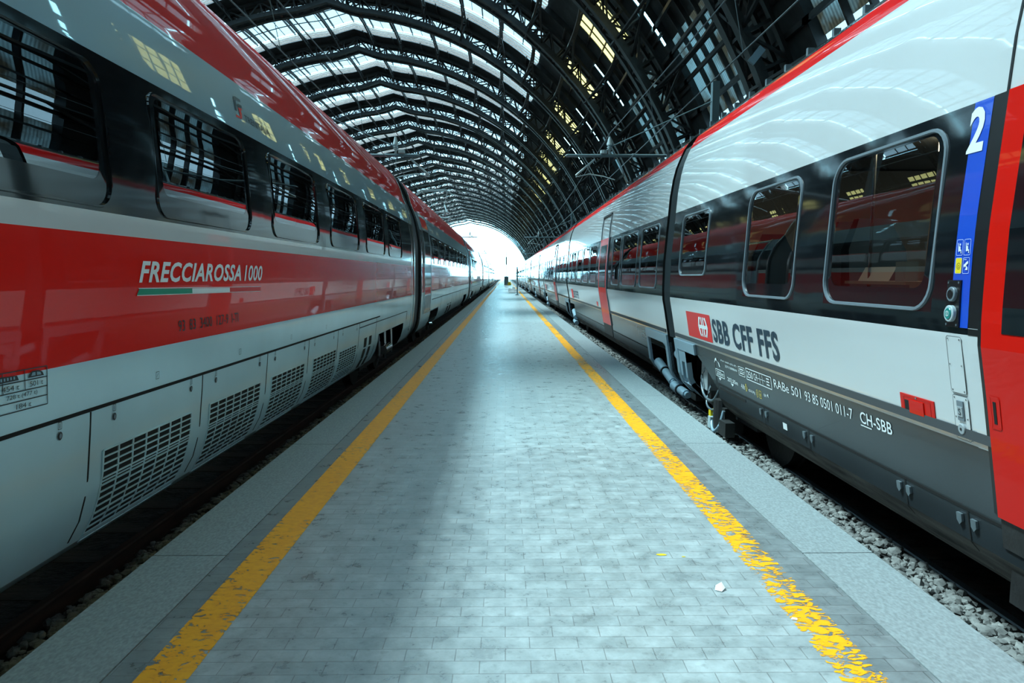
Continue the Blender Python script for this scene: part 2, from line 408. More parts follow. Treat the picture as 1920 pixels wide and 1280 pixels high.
# ---------------------------------------------------------------- ground, platform, tracks
b = MB(); b.box(-62, 19, YB-2, YE, -.95, -.62)
tag(b.build('ground', 'ballast_ground'), 'dark dirty ballast bed between the tracks', None, None, 'structure')
b = MB(); b.box(-900, 900, YE+.02, 2500, -.95, -.62)
tag(b.build('yard_ground', 'yard_ground'), 'sunlit railway yard beyond the shed mouth', None, None, 'structure')
PXL, PXR = -2.02, 2.13; PY0, PY1 = -30, 330
b = MB(); b.box(-1.60, 1.72, PY0, PY1, -.62, 0)
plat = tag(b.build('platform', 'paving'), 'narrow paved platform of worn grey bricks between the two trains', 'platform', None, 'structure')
def kerb(x0, x1, lab):
    b = MB(); y = PY0
    while y < PY1:
        L_ = 2.6; b.box(x0, x1, y+.004, y+L_-.004, -.62, .004); y += L_
    o = b.build('platform_kerb', 'concrete', plat); o['label'] = lab
kerb(PXL, -1.603, 'smooth concrete kerb along the left edge'); kerb(1.723, PXR, 'smooth concrete kerb along the right edge')
for nm, x0, x1, lab in (('yellow_paint_left', -1.475, -1.265, 'orange-yellow safety line along the left edge'), ('yellow_paint_right', 1.335, 1.525, 'badly worn yellow safety line along the right edge')):
    b = MB(); b.quadgrid([[(x0, PY0, .0015), (x1, PY0, .0015)], [(x0, PY1, .0015), (x1, PY1, .0015)]])
    o = b.build('safety_line', nm, plat); o['label'] = lab
b = MB()
for k, (cx_, cy_, r_) in enumerate(((.9, 3.79, .035), (1.02, 3.76, .014))):
    b.face([(cx_+r_*cos(t*pi/5)*random.uniform(.7, 1.2), cy_+.4*r_*sin(t*pi/5), .002) for t in range(10)])
o = b.build('paint_spot', 'yellow_decal', plat); o['label'] = 'small yellow paint splash'
TL, TR = -3.67, 3.8
def rail(x, lab, top=1):
    prof = [(-.07,0),(.07,0),(.07,.012),(.012,.03),(.009,.11),(.034,.128),(.036,.148),(.028,.16),(-.028,.16),(-.036,.148),(-.034,.128),(-.009,.11),(-.012,.03),(-.07,.012)]
    b = MB(); rows = []
    for y in [PY0+4.0*i for i in range(int((YE+400-PY0)/4))]: rows.append([(x+px, y, -.61+pz) for px, pz in prof])
    b.quadgrid(rows, 0, True)
    n = len(prof)
    for i, f in enumerate(b.f):
        if i % n in (7, 8, 6): b.m[i] = top
    tag(b.build('rail', ['rust_rail', 'rail_top']), lab, 'rail')
rail(TL+.75, 'rusty rail under the near side of the red train', 0); rail(TL-.75, 'rusty rail under the far side of the red train')
rail(TR-.75, 'steel rail under the near side of the white train'); rail(TR+.75, 'steel rail under the far side of the white train')
sl = MB(); sl.hexa([(-1.3,-.13,-.12),(1.3,-.13,-.12),(1.3,.13,-.12),(-1.3,.13,-.12),(-1.3,-.11,0),(1.3,-.11,0),(1.3,.11,0),(-1.3,.11,0)])
for sx in (-.93, -.57, .57, .93): sl.box(sx-.05, sx+.05, -.06, .06, 0, .03)
sl_me = sl.mesh('sleeper', 'sleeper_wood')
for tx, lab in ((TL, 'wooden sleeper under the rails of the red train'), (TR, 'wooden sleeper under the rails of the white train')):
    for i in range(60):
        o = bpy.data.objects.new('sleeper', sl_me); col.objects.link(o); o.location = (tx, .3+.62*i, -.615+.002)
        tag(o, lab, 'sleeper', 'sleepers under the red train' if tx < 0 else 'sleepers under the white train')
# loose ballast stones
ICO = []
ph = (1+5**.5)/2
for a in (-1, 1):
    for c in (-ph, ph): ICO += [(0, a, c), (a, c, 0), (c, 0, a)]
ICOF = []
import itertools
for t in itertools.combinations(range(12), 3):
    if all(abs(math.dist(ICO[t[i]], ICO[t[j]])-2) < .01 for i, j in ((0,1),(1,2),(0,2))):
        p, q, r_ = (ICO[i] for i in t)
        nx = (q[1]-p[1])*(r_[2]-p[2])-(q[2]-p[2])*(r_[1]-p[1]); ny = (q[2]-p[2])*(r_[0]-p[0])-(q[0]-p[0])*(r_[2]-p[2]); nz = (q[0]-p[0])*(r_[1]-p[1])-(q[1]-p[1])*(r_[0]-p[0])
        ICOF.append(t if nx*p[0]+ny*p[1]+nz*p[2] > 0 else (t[0], t[2], t[1]))
def bed(x):
    a = abs(x)
    if x > 0: return -.26-(a-2.13)*.22 if a < 2.98 else -.61
    return -.36-(a-2.02)*.22 if a < 2.83 else -.61
for sx_, x0, x1 in ((1, 2.131, 2.97), (-1, -2.82, -2.021)):
    b = MB(); b.hexa([(x0, -5, -.62), (x1, -5, -.62), (x1, 110, -.62), (x0, 110, -.62), (x0, -5, bed(x0)), (x1, -5, bed(x1)), (x1, 110, bed(x1)), (x0, 110, bed(x0))])
    tag(b.build('ballast_shoulder', 'ballast_ground'), 'sloping shoulder of dirty ballast between platform and rail', None, None, 'structure')
def stones(x0, x1, lab, sd, dens):
    rnd = random.Random(sd); b = MB()
    for (ya, yb, cnt, s0, s1) in ((1.5, 7, 2600, .016, .042), (7, 16, 2600, .02, .045), (16, 50, 2400, .03, .06)):
        for _ in range(int(cnt*dens)):
            x = rnd.uniform(x0, x1); y = rnd.uniform(ya, yb); s = rnd.uniform(s0, s1)*(1 if rnd.random() < .97 else 1.6)
            an = rnd.uniform(0, 6.28); sx, sy, sz = rnd.uniform(.7, 1.3), rnd.uniform(.6, 1.2), rnd.uniform(.45, .85)
            ca, sa = cos(an), sin(an); base = len(b.v); z = bed(x)+rnd.uniform(-.005, .03)
            for v in ICO:
                px, py, pz = (c/1.9*s*rnd.uniform(.75, 1.2) for c in v)
                px *= sx; py *= sy; pz *= sz
                b.v.append((x+px*ca-py*sa, y+px*sa+py*ca, z+pz))
            for f in ICOF: b.f.append(tuple(base+i for i in f)); b.m.append(0)
    tag(b.build('ballast_stones', 'stone_a'), lab, 'gravel', None, 'stuff')
stones(-2.78, -2.08, 'grey ballast stones between the red train rail and platform', 1, 1)
stones(2.19, 2.93, 'pale ballast stones between the platform and white train rail', 2, 1.15)

# ---------------------------------------------------------------- train bodies
BOUND_L = [.18, .88, 1.15, 1.83, 1.95, 2.83, 3.32, 4.28]
PL = [(-3.0,-.12),(-2.72,-.06),(-2.56,.0),(-2.42,.11),(-2.335,.26),(-2.28,.44),(-2.24,.8),(-2.218,1.1),(-2.213,1.56),(-2.209,2.0),(-2.208,2.3),(-2.226,2.55),(-2.272,2.85),(-2.33,3.1),(-2.43,3.36),(-2.49,3.5),(-2.53,3.68),(-2.64,3.92),(-2.80,4.12),(-3.02,4.28),(-3.3,4.38),(TL,4.42)]
PR = [(3.1,-.16),(2.86,-.12),(2.72,-.04),(2.60,.06),(2.53,.17),(2.517,.26),(2.48,.5),(2.4435,.72),(2.389,1.05),(2.352,1.25),(2.345,1.4),(2.352,1.8),(2.385,2.2),(2.41,2.5),(2.43,2.75),(2.47,3.0),(2.51,3.16),(2.565,3.30),(2.63,3.44),(2.69,3.53),(2.77,3.61),(2.95,3.70),(3.3,3.76),(TR,3.8)]
def px(P, z):
    for (x0, z0), (x1, z1) in zip(P, P[1:]):
        if z0 <= z <= z1: return x0+(x1-x0)*(z-z0)/(z1-z0)
    return P[0][0] if z < P[0][1] else P[-1][0]
def on(P, y, z, off=0):
    d = .02; x = px(P, z); s = 1 if P is PL else -1
    dx = px(P, z+d)-px(P, z-d); l = math.hypot(dx, 2*d)
    nx, nz = (2*d/l, -dx/l) if s > 0 else (-2*d/l, dx/l)
    return (x+nx*off, y, z+nz*off)
def mats_at(P, z):
    if P is PL:
        if z < .88: return 1
        if z < 1.15: return 1
        if z < 1.83: return 2
        if z < 1.95: return 3
        if z < 2.83: return 4
        if z < 3.32: return 0
        return 7 if z < 4.28 else 5
    if z < .17: return 6
    if z < .72: return 5
    if z < 1.30: return 3
    if z < 2.48: return 4
    if z < 3.36: return 3
    return 7 if z < 3.53 else 5
BM = ['silver_paint', 'silver_skirt', 'red_paint', 'white_paint', 'black_gloss', 'dark_grey_paint', 'dirty_skirt', 'roof_red', 'interior_pale', 'interior_floor', 'black_hole']
def body(parent, P, xc, y0, y1, holes, mholes=(), name='carriage', endcap=True):
    zb = [.88,1.15,1.83,1.95,2.83,3.32,4.28] if P is PL else [.17,.72,1.30,2.48,3.36,3.53]
    zs = sorted(set([round(z, 3) for _, z in P]+zb+[z for h in list(holes)+list(mholes) for z in h[2:4] if z > P[0][1]]))
    z = P[0][1]
    zz = []
    for a, c in zip(zs, zs[1:]):
        n = max(1, int((c-a)/.16)); zz += [a+(c-a)*i/n for i in range(n)]
    zz.append(zs[-1])
    ys = sorted(set([y0, y1]+[y for h in list(holes)+list(mholes) for y in h[:2]]+[y0+(y1-y0)*i/8 for i in range(9)]))
    b = MB()
    for side in (0, 1):
        base = len(b.v)
        for y in ys:
            for z in zz:
                x = px(P, z); b.v.append((x if side == 0 else 2*xc-x, y, z))
        n = len(zz); hs = holes if side == 0 else mholes
        for i in range(len(ys)-1):
            for j in range(n-1):
                cy, cz = (ys[i]+ys[i+1])/2, (zz[j]+zz[j+1])/2
                if any(h[0] < cy < h[1] and h[2] < cz < h[3] for h in hs): continue
                q = (base+i*n+j, base+(i+1)*n+j, base+(i+1)*n+j+1, base+i*n+j+1)
                if (side == 0) == (P is PL): q = q[::-1] if P is PL else q
                b.f.append(q); b.m.append(mats_at(P, cz))
    x0, x1 = px(P, 1.2), 2*xc-px(P, 1.2); s = 1 if P is PL else -1
    # bottom, floor, ceiling, ends
    fl, ce = (1.0, 3.05) if P is PL else (.80, 2.72)
    b.face([(P[0][0], y0, P[0][1]), (2*xc-P[0][0], y0, P[0][1]), (2*xc-P[0][0], y1, P[0][1]), (P[0][0], y1, P[0][1])], 10) if not any(h[2] < P[0][1]+.01 for h in holes) else None
    xi, xj = (x0-s*.06, x1+s*.06)
    b.box(min(xi, xj), max(xi, xj), y0+.05, y1-.05, fl-.05, fl, 9)
    b.box(min(xi, xj)+.15, max(xi, xj)-.15, y0+.05, y1-.05, ce, ce+.05, 8)
    for ye in (y0, y1):
        pts = [(px(P, z), ye, z) for z in zz]+[(2*xc-px(P, z), ye, z) for z in reversed(zz)]
        b.face(pts, 10)
    return b.build(name, BM, parent, smooth=22)

def rrect(y0, y1, z0, z1, r, n=6):
    pts = []
    for cy, cz, a0 in ((y1-r, z1-r, 0), (y0+r, z1-r, 90), (y0+r, z0+r, 180), (y1-r, z0+r, 270)):
        for k in range(n+1):
            a = R(a0+90*k/n); pts.append((cy+r*cos(a), cz+r*sin(a)))
    return pts
def window(parent, P, y0, y1, z0, z1, r=.14, seal=.022, ms=.10, mb_=.13, mt=.05, sealm=2, glassm='train_glass', rect=None, name='window', lab=None):
    b = MB(); rx = rect or (y0, y1, z0, z1)
    outer = rrect(y0, y1, z0, z1, r); n = len(outer)
    cy, cz = (y0+y1)/2, (z0+z1)/2
    if rect is None:
        rp = []
        for i, (y, z) in enumerate(outer):
            k = i // 7; c = ((y1, z1), (y0, z1), (y0, z0), (y1, z0))[k]
            m = i % 7
            if m == 3: rp.append(c)
            elif (m < 3) == (k % 2 == 0): rp.append((c[0], z))
            else: rp.append((y, c[1]))
        b.quadgrid([[on(P, y, z, 0) for y, z in rp], [on(P, y, z, 0) for y, z in outer]], 0, True)
    def ins(d): return rrect(y0+d, y1-d, z0+d, z1-d, max(.02, r-d))
    b.quadgrid([[on(P, y, z, 0) for y, z in outer], [on(P, y, z, .012) for y, z in ins(.004)], [on(P, y, z, .012) for y, z in ins(seal)], [on(P, y, z, -.004) for y, z in ins(seal+.003)]], sealm, True)
    inner = rrect(y0+ms, y1-ms, z0+mb_, z1-mt, max(.03, r*.55))
    mid = ins(seal+.003)
    b.quadgrid([[on(P, y, z, -.004) for y, z in mid], [on(P, y, z, -.004) for y, z in inner]], 0, True)
    # the pane, row by row so that it follows the curve of the body
    rows = []; zlo, zhi = z0+mb_, z1-mt; rr = max(.03, r*.55)
    zl = sorted(set([zlo+rr*(1-cos(R(15*k))) for k in range(7)]+[zhi-rr*(1-cos(R(15*k))) for k in range(7)]+[zlo+rr+(zhi-zlo-2*rr)*k/6 for k in range(7)]))
    for z in zl:
        d = 0
        if z < zlo+rr: d = rr-math.sqrt(max(0, rr*rr-(zlo+rr-z)**2))
        if z > zhi-rr: d = rr-math.sqrt(max(0, rr*rr-(z-zhi+rr)**2))
        rows.append([on(P, y0+ms+d+(y1-y0-2*ms-2*d)*k/4, z, -.005) for k in range(5)])
    b.quadgrid(rows if P is PL else rows[::-1], 1)
    o = b.build(name, ['black_gloss', glassm, 'seal_grey' if sealm == 2 else 'seal_black'], parent, smooth=40)
    # material slot 2 is the seal
    if lab: o['label'] = lab
    return o
def patch(mb, P, y0, y1, z0, z1, off=.003, mi=0, n=6):
    mb.quadgrid([[on(P, y0, z0+(z1-z0)*k/n, off) for k in range(n+1)], [on(P, y1, z0+(z1-z0)*k/n, off) for k in range(n+1)]], mi)
def slab(mb, P, y0, y1, z0, z1, o0, o1, mi=0):
    n = max(1, int((z1-z0)/.12)); zs = [z0+(z1-z0)*k/n for k in range(n+1)]
    for a, c in zip(zs, zs[1:]):
        mb.hexa([on(P, y0, a, o0), on(P, y1, a, o0), on(P, y1, c, o0), on(P, y0, c, o0), on(P, y0, a, o1), on(P, y1, a, o1), on(P, y1, c, o1), on(P, y0, c, o1)], mi)
def poly(mb, P, pts, off=.003, mi=0): mb.face([on(P, y, z, off) for y, z in pts], mi)
def line(mb, P, a, c, w, off=.003, mi=0):
    dy, dz = c[0]-a[0], c[1]-a[1]; l = math.hypot(dy, dz); ny, nz = -dz/l*w/2, dy/l*w/2
    poly(mb, P, [(a[0]+ny, a[1]+nz), (c[0]+ny, c[1]+nz), (c[0]-ny, c[1]-nz), (a[0]-ny, a[1]-nz)], off, mi)
def frame(mb, P, y0, y1, z0, z1, w, off=.003, mi=0):
    for a, c in (((y0, z0), (y1, z0)), ((y0, z1), (y1, z1)), ((y0, z0), (y0, z1)), ((y1, z0), (y1, z1))): line(mb, P, a, c, w, off, mi)
def lettering(parent, P, s, ya, yb, za, zb, m, shear=0, bold=0, off=.004, name='lettering', z2=None, lab=None):
    """text from ya to yb along the body; z2 raises the far end"""
    cu = bpy.data.curves.new('t', 'FONT'); cu.body = s; cu.size = 1; cu.shear = shear; cu.offset = bold; cu.resolution_u = 3; cu.space_character = 1.0+bold*3
    to = bpy.data.objects.new('t', cu); col.objects.link(to)
    dg = bpy.context.evaluated_depsgraph_get(); me = to.evaluated_get(dg).to_mesh()
    vs = [tuple(v.co) for v in me.vertices]; fs = [tuple(p.vertices) for p in me.polygons]
    to.evaluated_get(dg).to_mesh_clear(); bpy.data.objects.remove(to); bpy.data.curves.remove(cu)
    x0, x1 = min(v[0] for v in vs), max(v[0] for v in vs); y0, y1 = min(v[1] for v in vs), max(v[1] for v in vs)
    b = MB()
    for x, y, _ in vs:
        u = (x-x0)/(x1-x0); t = (y-y0)/(y1-y0)
        b.v.append(on(P, ya+(yb-ya)*u, za+(zb-za)*t+((z2 or 0)*u), off))
    b.f = fs; b.m = [0]*len(fs)
    o = b.build(name, m, parent)
    o['label'] = lab or ('lettering reading '+s)
    return o

def bogie(parent, P, xc, yc, s):
    """frame with two wheel sets, springs and hoses; s is the side facing the platform"""
    b = MB()
    b.box(xc-1.05, xc+1.05, yc-1.6, yc+1.6, -.10, .12)
    b.box(xc-.4, xc+.4, yc-.5, yc+.5, .1, .6)
    o = b.build('bogie', 'black_iron', parent); return o
def wheels(parent, xc, ys):
    for y in ys:
        b = MB()
        for sx in (-1, 1):
            x = xc+sx*.75
            b.tube([(x-.07*sx, y, 0), (x-.05*sx, y, 0), (x-.045*sx, y, 0), (x+.07*sx, y, 0)], [.47, .47, .44, .44], 32, 0)
            b.tube([(x+.05*sx, y, 0), (x+.13*sx, y, 0), (x+.14*sx, y, 0)], [.17, .15, .08], 16, 1)
        b.tube([(xc-.7, y, 0), (xc+.7, y, 0)], .09, 12, 0)
        b.build('wheelset', ['black_iron', 'grey_steel'], parent, smooth=40)
def hose(parent, pts, r, m='rubber', name='hose'):
    b = MB(); P2 = []
    for i in range(len(pts)-1):
        p0 = pts[max(0, i-1)]; p1 = pts[i]; p2 = pts[i+1]; p3 = pts[min(len(pts)-1, i+2)]
        for k in range(5):
            t = k/5
            P2.append(tuple(.5*((2*p1[j])+(-p0[j]+p2[j])*t+(2*p0[j]-5*p1[j]+4*p2[j]-p3[j])*t*t+(-p0[j]+3*p1[j]-3*p2[j]+p3[j])*t**3) for j in range(3)))
    P2.append(pts[-1]); b.tube(P2, r, 8); return b.build(name, m, parent, smooth=50)
def seat(parent, x, y, z, face, m):
    b = MB(); f = face
    b.box(x-.22, x+.22, y-.24, y+.24, z+.38, z+.50)
    rows = []
    for (zz, yy, wd, th) in ((.42,-.22,.22,.06),(.7,-.25,.23,.07),(1.0,-.30,.22,.06),(1.16,-.33,.15,.05),(1.24,-.34,.12,.04)):
        rows.append([(x-wd, y+f*(yy-th), z+zz), (x+wd, y+f*(yy-th), z+zz), (x+wd, y+f*(yy+th), z+zz), (x-wd, y+f*(yy+th), z+zz)])
    b.quadgrid(rows, 0, True); b.face(rows[-1], 0); b.box(x-.05, x+.05, y-.1, y+.1, z, z+.4)
    return b.build('seat', m, parent, smooth=35)

# ================================================================ LEFT: red high-speed train
red = empty('train', (TL, 16, -.45), 'long red and silver high-speed train standing left of the platform', 'train')
WL = [(-5.0,-3.4),(-2.6,-.9),(-.2,1.5),(2.15,3.92),(4.42,6.04),(6.58,8.22),(8.76,10.46),(11.0,12.7),(13.1,14.76)]
c1 = body(red, PL, TL, -7.7, 16.75, [(a, c, 1.97, 2.775) for a, c in WL]+[(12.2, 15.2, -.4, .56)])
def train_windows(car, P, ws, z0, z1, **k):
    return [window(car, P, a, c, z0, z1, **k) for a, c in ws]
train_windows(c1, PL, WL, 1.97, 2.775, r=.13, seal=.014, ms=.10, mb_=.15, mt=.035, sealm=0)
# groove above the skirt, seams, grilles and locks
g = MB(); slab(g, PL, -7.6, 12.2, .872, .892, -.01, .0035); 
for y in (-3.2, -1.8, -.45, .92, 2.28, 3.65, 5.02, 6.41, 7.78, 9.15, 10.5, 11.9):
    slab(g, PL, y-.006, y+.006, .14, .87, -.002, .002)
g.build('skirt_seam', 'black_hole', c1)
def grille(y0, y1, z0, z1):
    b = MB(); patch(b, PL, y0, y1, z0, z1, .002, 0, 10)
    nr, nc = 13, 7
    for i in range(nr+1): slab(b, PL, y0, y1, z0+(z1-z0)*i/nr-.0045, z0+(z1-z0)*i/nr+.0045, .001, .008, 1)
    for j in range(nc+1):
        y = y0+(y1-y0)*j/nc; slab(b, PL, y-.007, y+.007, z0, z1, .001, .008, 1)
    b.build('ventilation_grille', ['black_hole', 'silver_skirt'], c1)
for a in (-2.95, -1.58, -.2, 1.15, 3.78, 5.17, 6.56, 8.0):
    if a in (-.2, ): continue
    grille(a, a+1.08, .10, .625)
grille(9.3, 10.35, .1, .56)
for k, (y, n) in enumerate(((.3,1),(1.2,2),(2.0,3),(2.5,4),(3.39,1),(3.87,2),(4.83,1),(5.25,2),(6.20,1),(6.62,2),(7.6,1),(8.0,2),(8.9,1),(9.4,2),(10.3,1))):
    b = MB(); c = [(y+.018*cos(t*pi/8), .80+.022*sin(t*pi/8)) for t in range(16)]
    poly(b, PL, c, .006); c2 = [(y+.010*cos(t*pi/8), .80+.013*sin(t*pi/8)) for t in range(16)]; poly(b, PL, c2, .008, 1)
    b.build('panel_lock', ['black_decal', 'seal_grey'], c1)
    b = MB(); frame(b, PL, y-.014, y+.014, .85-.018+.002, .85+.018+.002, .003, .004)
    line(b, PL, (y, .84), (y, .864), .004, .004); b.build('lock_mark', 'black_decal', c1)
for y in (4.35, 5.72, 7.1, 8.5):
    b = MB(); frame(b, PL, y-.02, y+.02, .945, .99, .003, .004); line(b, PL, (y-.01, .955), (y+.01, .98), .003, .004); b.build('lock_mark', 'black_decal', c1)
# markings
lettering(c1, PL, 'FRECCIAROSSA', 4.16, 5.76, 1.558, 1.692, 'white_decal', shear=.35, bold=.028, lab='white slanted lettering reading FRECCIAROSSA')
lettering(c1, PL, '1000', 5.83, 6.27, 1.556, 1.692, 'white_decal', shear=.3, bold=.015, lab='white slanted lettering reading 1000')
b = MB()
poly(b, PL, [(4.13, 1.485), (4.86, 1.478), (4.86, 1.512), (4.16, 1.522)], .004, 0)
poly(b, PL, [(4.86, 1.478), (5.52, 1.472), (5.52, 1.506), (4.86, 1.512)], .004, 1)
poly(b, PL, [(5.52, 1.472), (6.20, 1.466), (6.22, 1.500), (5.52, 1.506)], .004, 2)
for a, c in (((4.13, 1.482), (6.2, 1.463)), ((4.15, 1.525), (6.22, 1.503))): line(b, PL, a, c, .004, .005, 1)
b.build('flag_stripe', ['green_decal', 'white_decal', 'red_decal'], c1)['label'] = 'green, white and red underline stripe'
lettering(c1, PL, '93  83  3400  127-9  I-TI', 4.64, 5.68, 1.222, 1.298, 'black_decal', lab='black vehicle number 93 83 3400 127-9 I-TI')
lettering(c1, PL, 'TRENITALIA', 6.22, 6.86, 2.958, 3.018, 'navy_decal', bold=.01, lab='dark lettering reading TRENITALIA')
b = MB()   # the two-colour operator emblem
def sc_(pts, y0=6.00, z0=2.95, w=.26, h=.20): return [(y0+x*w, z0+z*h) for x, z in pts]
poly(b, PL, sc_([(.12,.30),(.28,.30),(.34,.60),(.38,.78),(.30,.80),(.18,.74)]), .004, 0)
poly(b, PL, sc_([(.20,.80),(.30,.93),(.48,1),(.95,1),(.88,.86),(.52,.84),(.38,.78)]), .004, 0)
poly(b, PL, sc_([(.42,.60),(.50,.70),(.86,.72),(.80,.60),(.60,.56),(.46,.52)]), .004, 0)
poly(b, PL, sc_([(.42,.52),(.60,.54),(.66,.30),(.60,.12),(.46,.03),(.36,.02),(.42,.14),(.46,.30)]), .004, 1)
poly(b, PL, sc_([(.0,.0),(.46,.03),(.44,.12),(.06,.12)]), .004, 1)
poly(b, PL, sc_([(.62,.54),(.78,.58),(.78,.50),(.64,.44)]), .004, 1)
b.build('emblem', ['navy_decal', 'red_decal'], c1)['label'] = 'small blue-grey and red curved emblem'
b = MB()   # load table
for z in (1.168, 1.118, 1.073, 1.028, .983): line(b, PL, (2.2, z+.012), (3.295, z-.0), .005, .004)
line(b, PL, (3.295, .983), (3.295, 1.168), .005, .004); line(b, PL, (3.14, 1.073), (3.14, 1.168), .004, .004)
line(b, PL, (3.0, 1.073), (3.0, 1.168), .004, .004)
poly(b, PL, [(3.16, 1.128), (3.27, 1.127), (3.26, 1.145), (3.235, 1.156), (3.19, 1.157), (3.17, 1.145)], .004)
poly(b, PL, [(3.18, 1.134), (3.21, 1.134), (3.21, 1.15), (3.19, 1.15)], .005, 1); poly(b, PL, [(3.22, 1.134), (3.25, 1.133), (3.245, 1.146), (3.22, 1.15)], .005, 1)
poly(b, PL, [(2.96, 1.128), (3.10, 1.128), (3.09, 1.150), (2.96, 1.158)], .004)
for k in range(6): poly(b, PL, [(2.965+.02*k, 1.135), (2.975+.02*k, 1.135), (2.975+.02*k, 1.148), (2.965+.02*k, 1.148)], .005, 1)
b.build('load_table', ['black_decal', 'silver_paint'], c1)['label'] = 'black ruled load table with small train symbols'
lettering(c1, PL, '501 t', 3.17, 3.26, 1.086, 1.110, 'black_decal', off=.005); lettering(c1, PL, '454 t', 2.99, 3.10, 1.086, 1.110, 'black_decal', off=.005)
lettering(c1, PL, '728 t (477 t)', 3.02, 3.22, 1.040, 1.066, 'black_decal', off=.005); lettering(c1, PL, '184 t', 3.08, 3.18, .995, 1.018, 'black_decal', off=.005)
# polished end of the first carriage, far small markings
b = MB(); slab(b, PL, 16.25, 16.36, .3, 3.3, .0, .006); b.build('end_seam', 'chrome', c1)
b = MB(); slab(b, PL, 16.62, 16.75, -.0, 4.2, -.02, .02)
b.build('end_trim', 'chrome', c1)['label'] = 'polished metal edge of the carriage end'
b = MB(); line(b, PL, (10.5, .80), (15.6, .80), .012, .004); line(b, PL, (15.6, .62), (15.6, .80), .03, .004); b.build('skirt_seam', 'black_hole', c1)
bogie(c1, PL, TL, 13.8, 1); wheels(c1, TL, (12.8, 15.0))
b = MB(); b.tube([(-2.45, 13.6, .12), (-2.45, 14.3, .12)], .09, 16); b.tube([(-2.5, 14.9, .6), (-2.5, 14.9, -.05)], .03, 10); b.tube([(-2.5, 14.1, .6), (-2.5, 14.1, -.1)], .035, 10)
b.build('damper', 'chrome', c1, smooth=40)
hose(c1, [(-2.5, 13.2, .55), (-2.42, 13.0, .4), (-2.42, 13.0, .1), (-2.5, 13.1, -.1)], .03, 'grey_steel')
for y in (10.95, 11.35):
    b = MB(); slab(b, PL, y, y+.2, .12, .6, .001, .004); b.build('vent_slot', 'black_hole', c1)
for i in range(5):   # seats seen through the nearest windows
    seat(c1, -2.75, 2.35+1.75*i, 1.0, 1, 'seat_dark')

def bellows(tr, P, xc, y0, y1, ins, name='gangway_bellows', z0=None, z1=None, m='bellows'):
    b = MB(); zz = [z for _, z in P if (z0 is None or z > z0)]
    if z0 is not None: zz = [z0]+zz
    n = 7; rows = []
    for k in range(n*2+1):
        y = y0+(y1-y0)*k/(2*n); d = ins if k % 2 == 0 else ins+.05
        r_ = [(px(P, z)+(-d if P is PL else d), y, z-(.08 if z > 3.5 else 0)) for z in zz]
        r_ += [(2*xc-q[0], q[1], q[2]) for q in r_[-2::-1]]
        rows.append(r_)
    b.quadgrid(rows, 0); return b.build(name, m, tr)
bellows(red, PL, TL, 16.74, 18.05, .06)
# second carriage: door at its near end
D = (18.75, 20.35)
W2 = [(21.3+2.15*i, 22.85+2.15*i) for i in range(9)]
c2 = body(red, PL, TL, 18.05, 42.0, [(a, c, 1.97, 2.775) for a, c in W2]+[(20.7, 23.2, -.4, .56), (37.4, 40.0, -.4, .56)])
train_windows(c2, PL, W2, 1.97, 2.775, r=.13, seal=.014, ms=.10, mb_=.15, mt=.035, sealm=0)
def red_door(car, y0, y1):
    b = MB()   # 0 silver 1 red 2 glass 3 chrome 4 black 5 grey
    slab(b, PL, y0, y1, .62, 3.25, .004, .02, 0); slab(b, PL, y0+.12, y1-.12, 2.92, 3.2, .02, .024, 1)
    slab(b, PL, y0+.12, y1-.12, 1.92, 2.84, .02, .024, 2); slab(b, PL, y0+.12, y1-.12, 1.32, 1.55, .02, .024, 4)
    slab(b, PL, y0+.12, y1-.12, 1.08, 1.28, .02, .024, 1); slab(b, PL, y0+.12, y1-.12, .68, 1.05, .02, .024, 5)
    for a, c in ((y0-.05, y0), (y1, y1+.05)): slab(b, PL, a, c, .55, 3.35, .0, .03, 3)
    slab(b, PL, y0, y1, 3.25, 3.3, 0, .03, 3); slab(b, PL, y0, y1, .56, .61, 0, .03, 3)
    b.build('door', ['silver_paint', 'red_paint_bright', 'black_gloss', 'chrome', 'black_gloss', 'grey_steel'], car)['label'] = 'silver and red sliding door with polished frame'
red_door(c2, *D)
b = MB(); slab(b, PL, 20.9, 41.6, .872, .892, -.004, .0035); [slab(b, PL, y-.006, y+.006, .14, .87, -.002, .002) for y in (24, 26.5, 29, 31.5, 34, 36.5)]
b.build('skirt_seam', 'black_hole', c2)
for y in (26.9, 28.1):
    b = MB(); slab(b, PL, y, y+.7, .12, .5, .001, .004); b.build('vent_slot', 'black_hole', c2)
for ya, yb in ((41.85, 42.0), (18.05, 18.15)):
    b = MB(); slab(b, PL, ya, yb, .0, 4.2, -.02, .02); b.build('end_trim', 'chrome', c2)['label'] = 'polished metal edge of the carriage end'
bogie(c2, PL, TL, 22, 1); wheels(c2, TL, (21.2, 22.9)); bogie(c2, PL, TL, 38.8, 1)
b = MB(); b.tube([(-2.5, 21.6, .5), (-2.5, 21.9, -.1)], .05, 10); b.build('damper', 'chrome', c2, smooth=40); b = MB(); b.tube([(-2.45, 21.5, .1), (-2.45, 22.3, .05)], .07, 12); b.build('damper', 'chrome', c2, smooth=40)
for k in range(1, 5): copy_tree(c2, red, 25.3*k)
for k in range(0, 5): bellows(red, PL, TL, 41.99+25.3*k, 43.36+25.3*k, .06)
